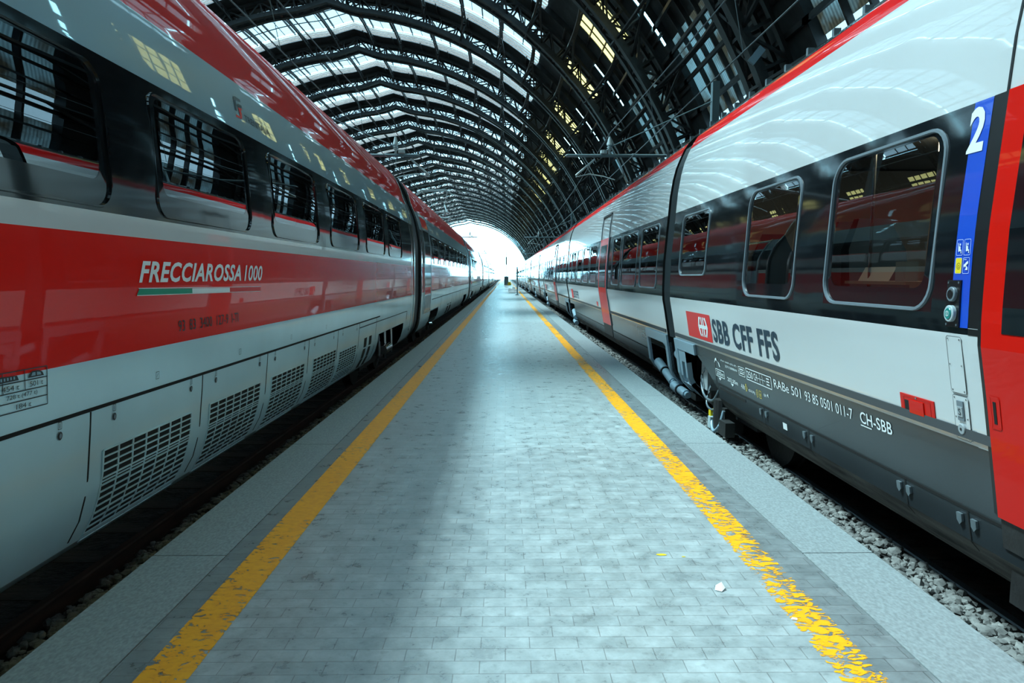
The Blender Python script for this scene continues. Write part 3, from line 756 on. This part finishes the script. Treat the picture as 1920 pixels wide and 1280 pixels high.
# folded pantograph on the second carriage
b = MB(); px0, py0, pz0 = TL+.3, 33.0, 4.45
b.tube([(px0-.7, py0, pz0+.15), (px0+.7, py0, pz0+.15)], .04); b.tube([(px0-.5, py0+3, pz0+.15), (px0+.5, py0+3, pz0+.15)], .04)
for s_ in (-1, 1):
    b.tube([(px0+.6*s_, py0, pz0+.15), (px0+.3*s_, py0+2.2, pz0+.75), (px0+.6*s_, py0+.3, pz0+1.15)], .035)
    b.tube([(px0+.5*s_, py0+3, pz0), (px0+.5*s_, py0+3, pz0+.2)], .07); b.tube([(px0+.5*s_, py0, pz0), (px0+.5*s_, py0, pz0+.2)], .07)
for q in (0, .35):
    b.tube([(px0-.85, py0+q, pz0+1.0), (px0-.6, py0+q, pz0+1.2), (px0+.6, py0+q, pz0+1.2), (px0+.85, py0+q, pz0+1.0)], .03)
b.build('pantograph', 'insulator', red)

# ================================================================ RIGHT: white train
wh = empty('train', (TR, 18, -.45), 'long white train with black window band standing right of the platform', 'train')
WR = [(-4.6,-3.3),(-2.6,-1.3),(-.6,.7),(3.735,5.02),(5.54,6.74),(8.0,9.25)]
ZW0, ZW1 = 1.40, 2.42
W8 = (8.02, 9.24, 1.60, 2.40)
holes = [(a, c, ZW0, ZW1) for a, c in WR[:-1]]+[W8, (7.92, 9.55, -.4, .60)]
r1 = body(wh, PR, TR, -7.9, 9.72, holes, [(3.735, 5.02, 1.40, 2.42), (5.54, 6.74, 1.40, 2.42), (1.9, 3.2, 1.4, 2.42)])
for a, c in WR[:-1]: window(r1, PR, a, c, ZW0, ZW1, r=.17, seal=.02, ms=.09, mb_=.13, mt=.04, glassm='train_glass_clear')
window(r1, PR, *W8, r=.12, seal=.018, ms=.10, mb_=.12, mt=.04)
# seam of the lower panels
b = MB(); slab(b, PR, -7.8, 7.92, .335, .352, -.004, .0035)
for y in (-3.5, -1.2, 1.1): line(b, PR, (y, -.05), (y, .335), .01, .004)
for y in (6.50, 5.52, 4.15, 3.566):
    for (ya, za), (yb, zb_) in (((y, .335), (y-.01, .17)), ((y-.01, .17), (y-.07, .03)), ((y-.07, .03), (y-.22, -.12))): line(b, PR, (ya, za), (yb, zb_), .009, .005)
b.build('skirt_seam', 'black_hole', r1)
for y in (6.57, 6.43, 5.59, 5.45, 4.205, 4.105, 3.625, 3.51):
    b = MB(); h = .021
    poly(b, PR, [(y-h, .305), (y+h, .305), (y+h, .262), (y, .240), (y-h, .262)], .016); 
    slab(b, PR, y-h, y+h, .262, .305, .002, .015)
    b.build('panel_latch', 'grey_steel', r1)
b = MB(); patch(b, PR, 5.96, 6.05, .225, .285, .004); o = b.build('notice_plate', 'white_decal', r1); o['label'] = 'small white notice plate'
b = MB(); slab(b, PR, 7.0, 7.85, .285, .315, -.002, .004); b.build('vent_slot', 'black_hole', r1)
# cut-away edge of the skirt beside the bogie
b = MB(); n = 8
b.face([on(PR, y, z, .002) for y, z in ((7.92, .60), (8.70, .60), (8.35, .47), (8.0, .30), (7.92, .0))], 0)
b.build('skirt_panel', 'dark_grey_paint', r1)
b = MB(); slab(b, PR, 8.70, 9.72, .585, .72, .002, .03); [slab(b, PR, ya, yb, za, zb_, -.05, .02) for ya, yb, za, zb_ in ((9.22, 9.31, -.05, .60), (9.46, 9.58, -.05, .60), (9.22, 9.58, -.05, .12), (9.22, 9.58, .42, .60))]
slab(b, PR, 9.58, 9.72, -.02, .6, -.04, .03)
b.build('bogie_cover', 'damper_grey', r1)
b = MB(); b.box(2.62, 2.95, 8.72, 9.0, .12, .55); b.build('equipment_box', 'interior_pale', r1)
bogie(r1, PR, TR, 8.9, -1); wheels(r1, TR, (7.25, 9.35))
b = MB(); b.box(2.62, 2.85, 8.0, 8.45, -.28, .02); b.tube([(2.66, 8.2, -.27), (2.66, 8.2, .1)], .11, 16); b.box(2.55, 2.66, 7.75, 8.0, -.27, -.1); b.build('axle_box', 'black_iron', r1)
hose(r1, [(2.66, 8.75, .5), (2.60, 8.9, .3), (2.58, 8.75, .08), (2.60, 8.4, .05), (2.66, 8.25, .3)], .016, 'grey_steel')
hose(r1, [(2.66, 8.7, .2), (2.58, 8.6, -.02), (2.58, 8.3, -.05), (2.66, 8.1, .1)], .014, 'grey_steel')
hose(r1, [(2.62, 8.35, -.05), (2.56, 8.3, -.2), (2.54, 8.15, -.28), (2.56, 8.0, -.18), (2.6, 7.98, .0)], .02, 'damper_grey')
b = MB(); b.box(2.56, 2.62, 8.36, 8.44, -.14, -.06); b.build('cable_plug', 'yellow_decal', r1)
b = MB(); b.box(2.54, 2.60, 8.3, 8.4, -.28, -.14); b.build('cable_plug', 'insulator', r1)
# markings
b = MB(); patch(b, PR, 8.93, 7.90, .822, 1.145, .003)
yl, zl_ = 8.06, .984
def sb(pts): return [(yl-x, zl_+z) for x, z in pts]
for sx in (-1, 1):
    for sz in (-1, 1):
        for q in ([(.20, 0), (.135, .118), (.085, .118), (.145, 0)], [(.055, .0), (.055, .118), (.018, .118), (.018, .0)], [(.20, 0), (.0, 0), (.0, .022), (.188, .022)], [(.135, .118), (.085, .118), (.072, .092), (.12, .092)]):
            poly(b, PR, [(8.22-sx*x*1.0, .984+sz*z) for x, z in q], .006, 1)
b.build('emblem', ['red_decal', 'white_decal'], r1)['label'] = 'red square emblem with a white double arrow cross'
lettering(r1, PR, 'SBB CFF FFS', 7.84, 5.93, .842, 1.112, 'navy_decal', bold=.03, lab='large dark lettering reading SBB CFF FFS')
lettering(r1, PR, 'RABe 501', 6.15, 5.58, .585, .665, 'white_decal', bold=.0); lettering(r1, PR, '93 85 0501 011-7', 5.50, 4.73, .585, .665, 'white_decal')
lettering(r1, PR, 'CH-SBB', 4.625, 4.235, .590, .672, 'white_decal', bold=.01)
b = MB(); line(b, PR, (4.625, .575), (4.485, .575), .008, .005); b.build('underline', 'white_decal', r1)
b = MB(); frame(b, PR, 6.87, 6.21, .555, .668, .009, .005)
for y in (6.50, 6.43): line(b, PR, (y, .565), (y, .66), .004, .005)
line(b, PR, (6.56, .61), (6.36, .61), .005, .005)
for k in range(3): line(b, PR, (6.33, .585+.028*k), (6.26, .585+.028*k), .012, .005)
frame(b, PR, 7.10, 6.92, .565, .655, .006, .005); line(b, PR, (7.10, .61), (6.92, .61), .005, .005)
line(b, PR, (7.07, .632), (6.95, .632), .012, .005); line(b, PR, (7.07, .59), (6.95, .59), .012, .005)
poly(b, PR, [(7.95, .585), (7.90, .64), (7.86, .655), (7.83, .60), (7.85, .62), (7.89, .62)], .005); poly(b, PR, [(7.82, .62), (7.76, .60), (7.74, .56), (7.77, .56), (7.79, .59)], .005)
frame(b, PR, 7.93, 7.62, .44, .52, .008, .005)
for y in (7.80, 7.37): poly(b, PR, [(y+.05, .425), (y-.05, .425), (y, .395)], .005)
poly(b, PR, [(6.36, .475), (6.33, .495), (6.33, .455)], .005)
b.build('data_marking', 'white_decal', r1)['label'] = 'white ruled boxes and symbols'
lettering(r1, PR, '250', 6.85, 6.69, .575, .645, 'white_decal', off=.005); lettering(r1, PR, 'CH', 6.66, 6.57, .575, .645, 'white_decal', off=.005)
lettering(r1, PR, '200m', 7.90, 7.65, .455, .505, 'white_decal', off=.005); lettering(r1, PR, '202.00m', 7.52, 7.18, .435, .480, 'white_decal', off=.005)
lettering(r1, PR, '418t', 7.08, 6.97, .425, .475, 'white_decal', off=.005); lettering(r1, PR, 'KE-R-E-Mg', 6.86, 6.68, .42, .455, 'white_decal', off=.005)
lettering(r1, PR, 'P-H 160R-(D)-(P)', 7.68, 7.16, .632, .655, 'white_decal', off=.005); lettering(r1, PR, '2571/2888kN', 7.55, 7.16, .585, .61, 'white_decal', off=.005)
lettering(r1, PR, '(p)', 6.44, 6.38, .45, .485, 'white_decal', off=.005)
b = MB(); k = .0045
for cy_, cz_ in ((6.93, .455),):
    q = [(cy_, cz_+.04), (cy_-.032, cz_), (cy_, cz_-.04), (cy_+.032, cz_)]
    for i in range(4): line(b, PR, q[i], q[(i+1) % 4], k*1.4, .005)
q = [(6.62+.024*cos(t*pi/6), .448+.038*sin(t*pi/6)) for t in range(12)]
for i in range(12): line(b, PR, q[i], q[(i+1) % 12], k, .005)
line(b, PR, (6.62, .43), (6.62, .466), k, .005); frame(b, PR, 6.565, 6.515, .415, .485, k, .005); frame(b, PR, 6.55, 6.53, .435, .455, k, .005)
line(b, PR, (6.93, .44), (6.93, .47), k, .005)
b.build('data_marking', 'yellow_decal', r1)['label'] = 'small yellow outlined symbols'
lettering(r1, PR, '4.303 07/18', 8.9, 8.62, .765, .795, 'black_decal', off=.004)
# recessed red emergency box
b = MB(); slab(b, PR, 3.765, 4.095, .765, .895, .001, .006); slab(b, PR, 3.86, 4.0, .79, .87, .006, .012); slab(b, PR, 4.005, 4.05, .80, .86, .006, .008, 1)
for yy, zz in ((3.93, .887), (3.93, .773)): slab(b, PR, yy-.006, yy+.006, zz-.004, zz+.004, .006, .01, 2)
frame(b, PR, 3.80, 4.06, .778, .882, .005, .008, 0)
b.build('emergency_box', ['red_paint_bright', 'black_hole', 'grey_steel'], r1)['label'] = 'red recessed emergency box'
# blue class strip, numeral, pictograms and buttons
b = MB(); patch(b, PR, 3.425, 3.56, 1.335, 2.478, .006); b.build('class_panel', 'blue_paint', r1)['label'] = 'bright blue second-class strip beside the door'
lettering(r1, PR, '2', 3.575, 3.455, 2.222, 2.45, 'white_decal', bold=.03, off=.009, lab='white numeral 2')
b = MB()
def rr_f(y0, y1, z0, z1, mi, w=.0016):
    q = rrect(y0, y1, z0, z1, .006, 2)
    for i in range(len(q)): line(b, PR, q[i], q[(i+1) % len(q)], w, .0095, mi)
rr_f(3.498, 3.545, 1.705, 1.785, 0); rr_f(3.440, 3.487, 1.705, 1.785, 0); rr_f(3.440, 3.487, 1.612, 1.692, 0); rr_f(3.498, 3.545, 1.612, 1.692, 0)
poly(b, PR, rrect(3.499, 3.544, 1.614, 1.690, .005, 2), .009, 1)
# seated figures
for yc, m_ in ((3.521, 1), (3.463, 1)):
    for q in ([(.014,.022),(.010,.024),(.004,-.020),(.010,-.022)], [(.006,.006),(-.004,.006),(-.007,-.012),(.004,-.014)], [(.004,-.012),(-.012,-.012),(-.014,-.03),(-.009,-.03),(-.008,-.018),(.004,-.02)], [(.002,.020),(-.006,.020),(-.006,.010),(.002,.010)]):
        poly(b, PR, [(yc+y_, 1.745+z_) for y_, z_ in q], .0095, 0)
q = [(3.521+.014*cos(t*pi/7), 1.650+.016*sin(t*pi/7)) for t in range(14)]
for i in range(14): line(b, PR, q[i], q[(i+1) % 14], .0022, .0095, 2)
q = [(3.521+.006*cos(t*pi/5), 1.648+.007*sin(t*pi/5)) for t in range(10)]
for i in range(10): line(b, PR, q[i], q[(i+1) % 10], .002, .0095, 2)
poly(b, PR, [(3.478, 1.642), (3.448, 1.664), (3.452, 1.676), (3.482, 1.655)], .0095, 0); poly(b, PR, [(3.462, 1.640), (3.468, 1.65), (3.460, 1.652), (3.450, 1.63), (3.470, 1.63)], .0095, 0)
line(b, PR, (3.452, 1.628), (3.452, 1.645), .003, .0095, 0)
b.build('pictogram', ['white_decal', 'yellow_decal', 'black_decal'], r1)['label'] = 'four small blue, white and yellow pictograms'
lettering(r1, PR, 'Video', 3.483, 3.462, 1.680, 1.687, 'white_decal', off=.0095)
b = MB(); slab(b, PR, 3.485, 3.590, 1.335, 1.578, .006, .014)
for yy, zz in ((3.497, 1.565), (3.578, 1.565), (3.497, 1.348), (3.578, 1.348)): slab(b, PR, yy-.004, yy+.004, zz-.005, zz+.005, .014, .018, 1)
b.build('button_plate', ['seal_black', 'grey_steel'], r1)
def disc(car, yc, zc, ry, h0, h1, m, name):
    b = MB(); n = 24
    rows = [[on(PR, yc+ry*f_*cos(2*pi*t/n), zc+ry*1.12*f_*sin(2*pi*t/n), h) for t in range(n)] for f_, h in ((1, h0), (1, h1-.003), (.9, h1))]
    b.quadgrid(rows, 0, True); b.face(rows[-1]); return b.build(name, m, car, smooth=40)
disc(r1, 3.537, 1.505, .034, .014, .030, 'seal_grey', 'door_button'); disc(r1, 3.537, 1.505, .022, .03, .034, 'seal_black', 'door_button')
disc(r1, 3.537, 1.405, .038, .014, .034, 'insulator', 'door_button'); disc(r1, 3.537, 1.405, .026, .034, .038, 'button_green', 'door_button')
b = MB(); line(b, PR, (3.537, 1.395), (3.537, 1.415), .004, .040)
q = [(3.537+.013*cos(t*pi/5), 1.405+.013*sin(t*pi/5)) for t in range(10)]
for i in range(10): line(b, PR, q[i], q[(i+1) % 10], .002, .040)
b.build('button_symbol', 'white_decal', r1)
# outlined service plates below the buttons
def plate(y0, y1, z0, z1, nm='service_plate'):
    b = MB(); q = rrect(y0, y1, z0, z1, .012, 3)
    b.face([on(PR, y, z, .005) for y, z in q]); 
    for i in range(len(q)): line(b, PR, q[i], q[(i+1) % len(q)], .0022, .0055, 1)
    for yy in (y0+.014, y1-.014):
        for zz in (z0+.014, z1-.014, (z0+z1)/2): poly(b, PR, [(yy+.004*cos(t), zz+.005*sin(t)) for t in (0, 1, 2, 3, 4, 5)], .007, 1)
    b.build(nm, ['white_paint', 'black_decal'], r1)
plate(3.475, 3.595, .985, 1.285); plate(3.47, 3.59, .735, .972)
b = MB(); slab(b, PR, 3.505, 3.555, .84, .945, .006, .012, 0); slab(b, PR, 3.51, 3.55, .862, .915, .012, .015, 1); b.build('socket_cover', ['seal_grey', 'interior_pale'], r1)
lettering(r1, PR, 'S', 3.540, 3.520, .872, .906, 'black_decal', off=.017)
disc(r1, 3.53, .795, .026, .006, .018, 'interior_pale', 'lock_ring'); disc(r1, 3.53, .795, .008, .018, .020, 'black_decal', 'lock_ring')
# door at the frame's right edge and the seam beside it
b = MB(); slab(b, PR, 3.345, 3.425, .72, 3.3, -.001, .004, 0); slab(b, PR, 3.31, 3.35, .40, 2.48, .002, .006, 1); slab(b, PR, 3.33, 3.345, 2.48, 3.36, .0, .005, 2)
slab(b, PR, 3.35, 3.425, 1.30, 2.48, .004, .0045, 2)
b.build('door_frame', ['white_paint', 'seal_black', 'seal_black'], r1)
def white_door(car, y0, y1, near=True):
    b = MB(); slab(b, PR, y0, y1, .40, 2.475, .006, .024, 0)
    slab(b, PR, y0+.10, y1-.14, 1.33, 2.30, .024, .027, 1)
    slab(b, PR, y0, y1, .24, .40, -.03, .01, 2)
    o = b.build('door', ['red_paint_bright', 'black_gloss', 'black_iron'], car); o['label'] = 'bright red sliding door with dark window'
white_door(r1, 2.02, 3.30)
b = MB(); frame(b, PR, 3.215, 3.275, .865, 1.015, .012, .027); slab(b, PR, 3.22, 3.27, .87, 1.01, .024, .026, 0); slab(b, PR, 3.235, 3.255, .885, .995, .026, .028, 1)
b.build('door_handle', ['red_paint_bright', 'black_hole'], r1)['label'] = 'recessed red door handle'
b = MB(); b.box(2.56, 2.72, 2.0, 3.3, -.05, .22); b.box(2.53, 2.58, 2.6, 3.1, .06, .09); b.build('door_step', 'black_iron', r1)
# inside the nearest windows
for y in (3.9, 4.9, 5.9, 6.9): seat(r1, 2.85, y+.1, .8, 1 if int(y*10) % 20 > 9 else -1, 'seat_blue')
for y in (3.9, 4.9, 5.9): seat(r1, 4.6, y, .8, 1, 'seat_blue')
b = MB(); b.box(2.44, 2.80, 4.15, 4.90, 1.545, 1.565); b.tube([(2.75, 4.8, 1.5), (2.75, 4.8, .8)], .02); b.build('table', 'interior_pale', r1)
b = MB(); b.hexa([(2.50, 4.45, 1.565), (2.505, 4.45, 1.565), (2.505, 4.83, 1.565), (2.50, 4.83, 1.565), (2.55, 4.45, 1.66), (2.555, 4.45, 1.66), (2.555, 4.83, 1.66), (2.55, 4.83, 1.66)]); b.build('leaflet', 'paper', r1)
b = MB(); b.box(2.50, 2.58, 4.26, 4.37, 1.565, 1.69); b.build('leaflet_box', 'damper_grey', r1)
b = MB(); b.box(3.5, 3.75, 2.0, 5.6, 2.60, 2.70); b.build('ceiling_light', 'warm_lamp', r1)['label'] = 'warm interior strip light'
b = MB(); b.tube([(2.52, 4.72, 1.4), (2.52, 4.72, 2.5)], .012); b.build('grab_pole', 'chrome', r1)
b = MB(); b.box(2.5, 5.1, 7.3, 7.35, .8, 2.7); b.build('partition', 'interior_pale', r1)

# articulation between the first two cars
bellows(wh, PR, TR, 9.70, 10.22, .02, z0=.70)
b = MB(); 
for (ya, za, xa), (yb, zb_, xb), r_ in (((10.95, .56, 2.62), (9.75, .36, 2.60), .085), ((11.55, .14, 2.62), (10.6, -.06, 2.64), .08), ((10.5, -.10, 2.64), (9.7, -.10, 2.62), .08)):
    mid = tuple((p+q)/2 for p, q in zip((xa, ya, za), (xb, yb, zb_)))
    b.tube([(xa, ya, za), mid], r_*.95, 18); b.tube([mid, (xb, yb, zb_)], r_*.78, 18); b.tube([(mid[0], mid[1]-.02, mid[2]), (mid[0], mid[1]+.02, mid[2])], r_*1.05, 18, 1)
    b.tube([(xa, ya+.09, za), (xa, ya-.02, za)], r_*.6, 12); b.tube([(xb, yb-.08, zb_), (xb, yb+.02, zb_)], r_*.55, 12)
    b.build('damper', ['damper_grey', 'seal_black'], wh, smooth=40)['label'] = 'pale blue-grey cylindrical damper between the cars'; b = MB()
b = MB(); b.box(2.75, 4.9, 9.7, 10.3, -.2, .7); b.box(2.6, 2.8, 9.62, 10.25, .60, .74); b.build('coupling', 'black_iron', wh)
# following cars
W9 = [(10.62, 12.0), (12.3, 13.9), (14.1, 15.15), (17.7, 19.1), (19.4, 20.8), (21.1, 22.5), (22.8, 24.2), (24.4, 25.3)]
r2 = body(wh, PR, TR, 10.20, 25.7, [(a, c, ZW0, ZW1) for a, c in W9]+[(10.2, 11.75, -.4, .60), (24.3, 25.7, -.4, .60)])
for a, c in W9: window(r2, PR, a, c, ZW0, ZW1, r=.13, seal=.02, ms=.09, mb_=.13, mt=.04)
def red_slim_door(car, y0, y1):
    b = MB(); slab(b, PR, y0, y1, .45, 2.475, .004, .02, 0); slab(b, PR, y0+.14, y1-.14, 1.33, 2.32, .02, .024, 1)
    for yy in (y0, y1): slab(b, PR, yy-.02, yy+.02, .45, 3.0, .0, .022, 2)
    slab(b, PR, y0, y1, 3.0, 3.04, 0, .03, 3)
    slab(b, PR, y0, y1, .05, .45, -.02, .01, 3)
    b.build('door', ['red_paint_bright', 'black_gloss', 'seal_grey', 'black_iron'], car)['label'] = 'red sliding door with dark window'
red_slim_door(r2, 15.8, 17.1)
b = MB(); slab(b, PR, 11.75, 24.3, .335, .352, -.004, .0035); [line(b, PR, (y, -.03), (y, .33), .01, .004) for y in (13.6, 15.6, 17.3, 19.5, 21.6)]; b.build('skirt_seam', 'black_hole', r2)
b = MB(); patch(b, PR, 24.6, 24.0, .82, 1.14, .003); b.build('emblem', 'red_decal', r2)['label'] = 'small red square emblem'
lettering(r2, PR, 'SBB CFF FFS', 23.9, 22.3, .85, 1.10, 'navy_decal', bold=.02)
b = MB(); patch(b, PR, 17.7, 17.95, .82, .93, .004); b.build('emergency_box', 'red_decal', r2)['label'] = 'small red box'
b = MB(); frame(b, PR, 12.3, 12.0, .50, .58, .01, .005); line(b, PR, (12.5, .5), (12.5, .6), .012, .005); line(b, PR, (11.95, .54), (11.85, .54), .02, .005)
for k in range(4): line(b, PR, (12.7, .67-.02*k), (11.9, .67-.02*k), .006, .005)
b.build('data_marking', 'white_decal', r2)['label'] = 'small white symbols'
b = MB(); slab(b, PR, 10.2, 11.75, .58, .72, .002, .03); slab(b, PR, 11.62, 11.78, -.1, .6, -.02, .02); slab(b, PR, 10.2, 10.34, -.02, .6, -.04, .03); b.build('bogie_cover', 'damper_grey', r2)
bogie(r2, PR, TR, 11, -1); bogie(r2, PR, TR, 25.0, -1); wheels(r2, TR, (24.7,))
b = MB(); b.tube([(2.6, 25.6, .3), (2.6, 24.9, .1)], .09, 14); b.build('damper', 'damper_grey', r2, smooth=40); b = MB(); b.tube([(2.6, 25.3, -.05), (2.6, 24.7, -.1)], .08, 14); b.build('damper', 'damper_grey', r2, smooth=40)
for k in range(1, 9): copy_tree(r2, wh, 15.95*k)
for k in range(0, 9): bellows(wh, PR, TR, 25.69+15.95*k, 26.16+15.95*k, .02, z0=.70)
# roof fairing with studs along the white train's roof edge
b = MB(); b.box(-.03, .03, -.02, .02, -.04, .03); st_me = b.mesh('roof_fitting', 'grey_steel')
for k in range(60):
    o = bpy.data.objects.new('roof_fitting', st_me); col.objects.link(o); o.parent = wh
    o.location = (2.82-TR, 2+.5*k-18, 3.66+.45)

# ---------------------------------------------------------------- catenary
def sag(p, q, s, n=16): return [tuple(p[k]+(q[k]-p[k])*i/n-(s*4*(i/n)*(1-i/n) if k == 2 else 0) for k in range(3)) for i in range(n+1)]
SUP = [-27, 24, 74, 126, 178, 230]
for xc, side, labs in ((3.8, 1, 'above the white train'), (-3.55, -1, 'above the red train')):
    m = MB(); c = MB(); d = MB()
    for a, b_ in zip(SUP, SUP[1:]):
        xa = xc-.18; q = sag((xa, a, 6.5), (xa, b_, 6.5), .55); m.tube(q, .013, 6, 0, False)
        c.tube([(xc, a, 5.15), (xc, b_, 5.15)], .012, 6, 0, False)
        for k in (2, 4, 6, 8, 10, 12, 14):
            d.tube([(q[k][0], q[k][1], q[k][2]), (xc, q[k][1], 5.15)], .006, 5, 0, False)
    root = empty('overhead_line', (xc, 24, 5.15), 'thin overhead contact line with droppers strung '+labs, 'overhead line')
    m.build('messenger_wire', 'wire', root); c.build('contact_wire', 'wire', root); d.build('dropper', 'wire', root)
def bracket(y, side, lab):
    xt, xe = (2.15, 7.2) if side > 0 else (-3.0, -7.4)
    xm = 3.6 if side > 0 else -3.75; s = side
    e = empty('overhead_line_bracket', (xe, y, 5.7), lab, 'bracket', 'brackets holding the overhead lines')
    b = MB(); b.tube([(xt, y, 5.72), (xe, y, 5.72)], .055, 12); b.tube([(xt-.08*s, y, 5.70), (xt, y, 5.72)], [.02, .055], 12)
    b.tube([(xm, y, 6.0), (xe, y, 7.6)], .02, 8); b.build('arm', 'tube_grey', e, smooth=40)
    b = MB(); b.tube([(xm-.2*s, y, 5.79), (xm-.2*s, y, 5.9)], .12, 8); b.tube([(xm, y, 5.78), (xm, y, 5.9), (xm, y, 5.93), (xm, y, 5.96), (xm, y, 6.0), (xm, y, 6.03), (xm, y, 6.08), (xm, y, 6.35)], [.04, .04, .10, .04, .10, .04, .10, .03], 12)
    b.build('insulator', 'insulator', e, smooth=40)
    b = MB(); b.tube([(xm-.5*s, y, 5.6), (xm-1.15*s, y, 5.05)], .035, 10); b.tube([(xm-1.15*s, y, 5.0), (xm-.7*s, y, 5.10), (xm-.2*s, y, 5.02), (xm+.2*s, y, 4.9)], .018, 8)
    b.tube([(xm, y, 5.7), (xm, y, 5.2)], .008, 6)
    b.build('registration_arm', 'insulator', e, smooth=40)
    b = MB(); b.box(xe-.12, xe+.12, y-.12, y+.12, -.62, 8.2); b.build('mast', 'tube_grey', e)
for i, y in enumerate((24, 74, 126)):
    nm = ('nearest', 'middle', 'farthest')[i]
    bracket(y, 1, nm+' overhead line bracket reaching in over the white train'); bracket(y, -1, nm+' overhead line bracket reaching in over the red train')

# ---------------------------------------------------------------- platform furniture, litter, far yard
b = MB(); b.tube([(1.02, 57.2, 0), (1.02, 57.2, 2.35)], .055, 12); b.box(.86, 1.18, 57.05, 57.35, 0, .06)
tag(b.build('post', 'cabinet', None, (1.02, 57.2, 0), smooth=40), 'thin dark post standing on the far end of the platform', 'post')
b = MB(); b.face([(1.07, 3.34, .004), (1.10, 3.32, .004), (1.125, 3.345, .012), (1.115, 3.375, .03), (1.08, 3.36, .02)]); b.face([(1.08, 3.36, .02), (1.115, 3.375, .03), (1.10, 3.38, .006), (1.075, 3.375, .005)])
tag(b.build('paper_scrap', 'paper', None, (1.1, 3.35, 0)), 'crumpled white paper scrap on the paving near right yellow line', 'litter')
b = MB(); b.face([(1.42, 2.955, .003), (1.445, 2.94, .004), (1.45, 2.95, .008), (1.43, 2.965, .008)])
b2 = MB(); b2.face([(1.335, 3.04, .003), (1.362, 3.03, .004), (1.365, 3.042, .008), (1.345, 3.05, .008)])
tag(b2.build('paper_scrap', 'paper', None, (1.35, 3.04, 0)), 'tiny white litter flake on the bricks left of right yellow line', 'litter')
b = MB(); b.box(-.15, .6, 121, 121.7, 0, 1.45); b.box(-.2, .65, 120.9, 121.8, 1.45, 1.52)
tag(b.build('cabinet', 'cabinet', None, (.3, 121, 0)), 'grey equipment cabinet standing beyond the platform end', 'cabinet')
b = MB(); b.box(.45, 1.05, 118, 118.9, 0, .35); b.box(.55, .95, 118.1, 118.7, .35, .55)
tag(b.build('buffer_box', 'yellow_decal', None, (.75, 118, 0)), 'small yellow box in front of the grey cabinet', 'box')
b = MB(); b.tube([(.35, 180, 0), (.35, 180, 8)], .08, 8); b.box(.15, .55, 179.8, 180.2, 4.5, 6.5)
tag(b.build('signal_mast', 'cabinet', None, (.35, 180, 0)), 'slim signal mast in the haze beyond the platform end', 'signal')
b = MB()
for k, (x, y_, w_, h_) in enumerate(((.55, 70, .5, .35), (1.15, 69.5, .6, .25), (.9, 70.6, .4, .5))): b.hexa([(x-w_/2, y_-.2, 0), (x+w_/2, y_-.2, 0), (x+w_/2, y_+.2, 0), (x-w_/2, y_+.2, 0), (x-w_/3, y_-.15, h_), (x+w_/3, y_-.12, h_*.9), (x+w_/3, y_+.15, h_), (x-w_/3, y_+.15, h_)])
tag(b.build('rubbish_bag', 'paper', None, (.9, 70, 0)), 'low white bags heaped on the platform near the post', 'bag')
b = MB(); b.bar((12.0, 34.35, 11.95), (12.55, 34.35, 12.65), .36, .16, 0, (0, 1, 0)); b.bar((12.3, 34.4, 12.3), (12.6, 34.95, 12.6), .05, .05)
tag(b.build('junction_box', 'damper_grey', None, (12.3, 34.4, 12.3)), 'pale blue metal box fixed to a roof arch above the white train', 'box')
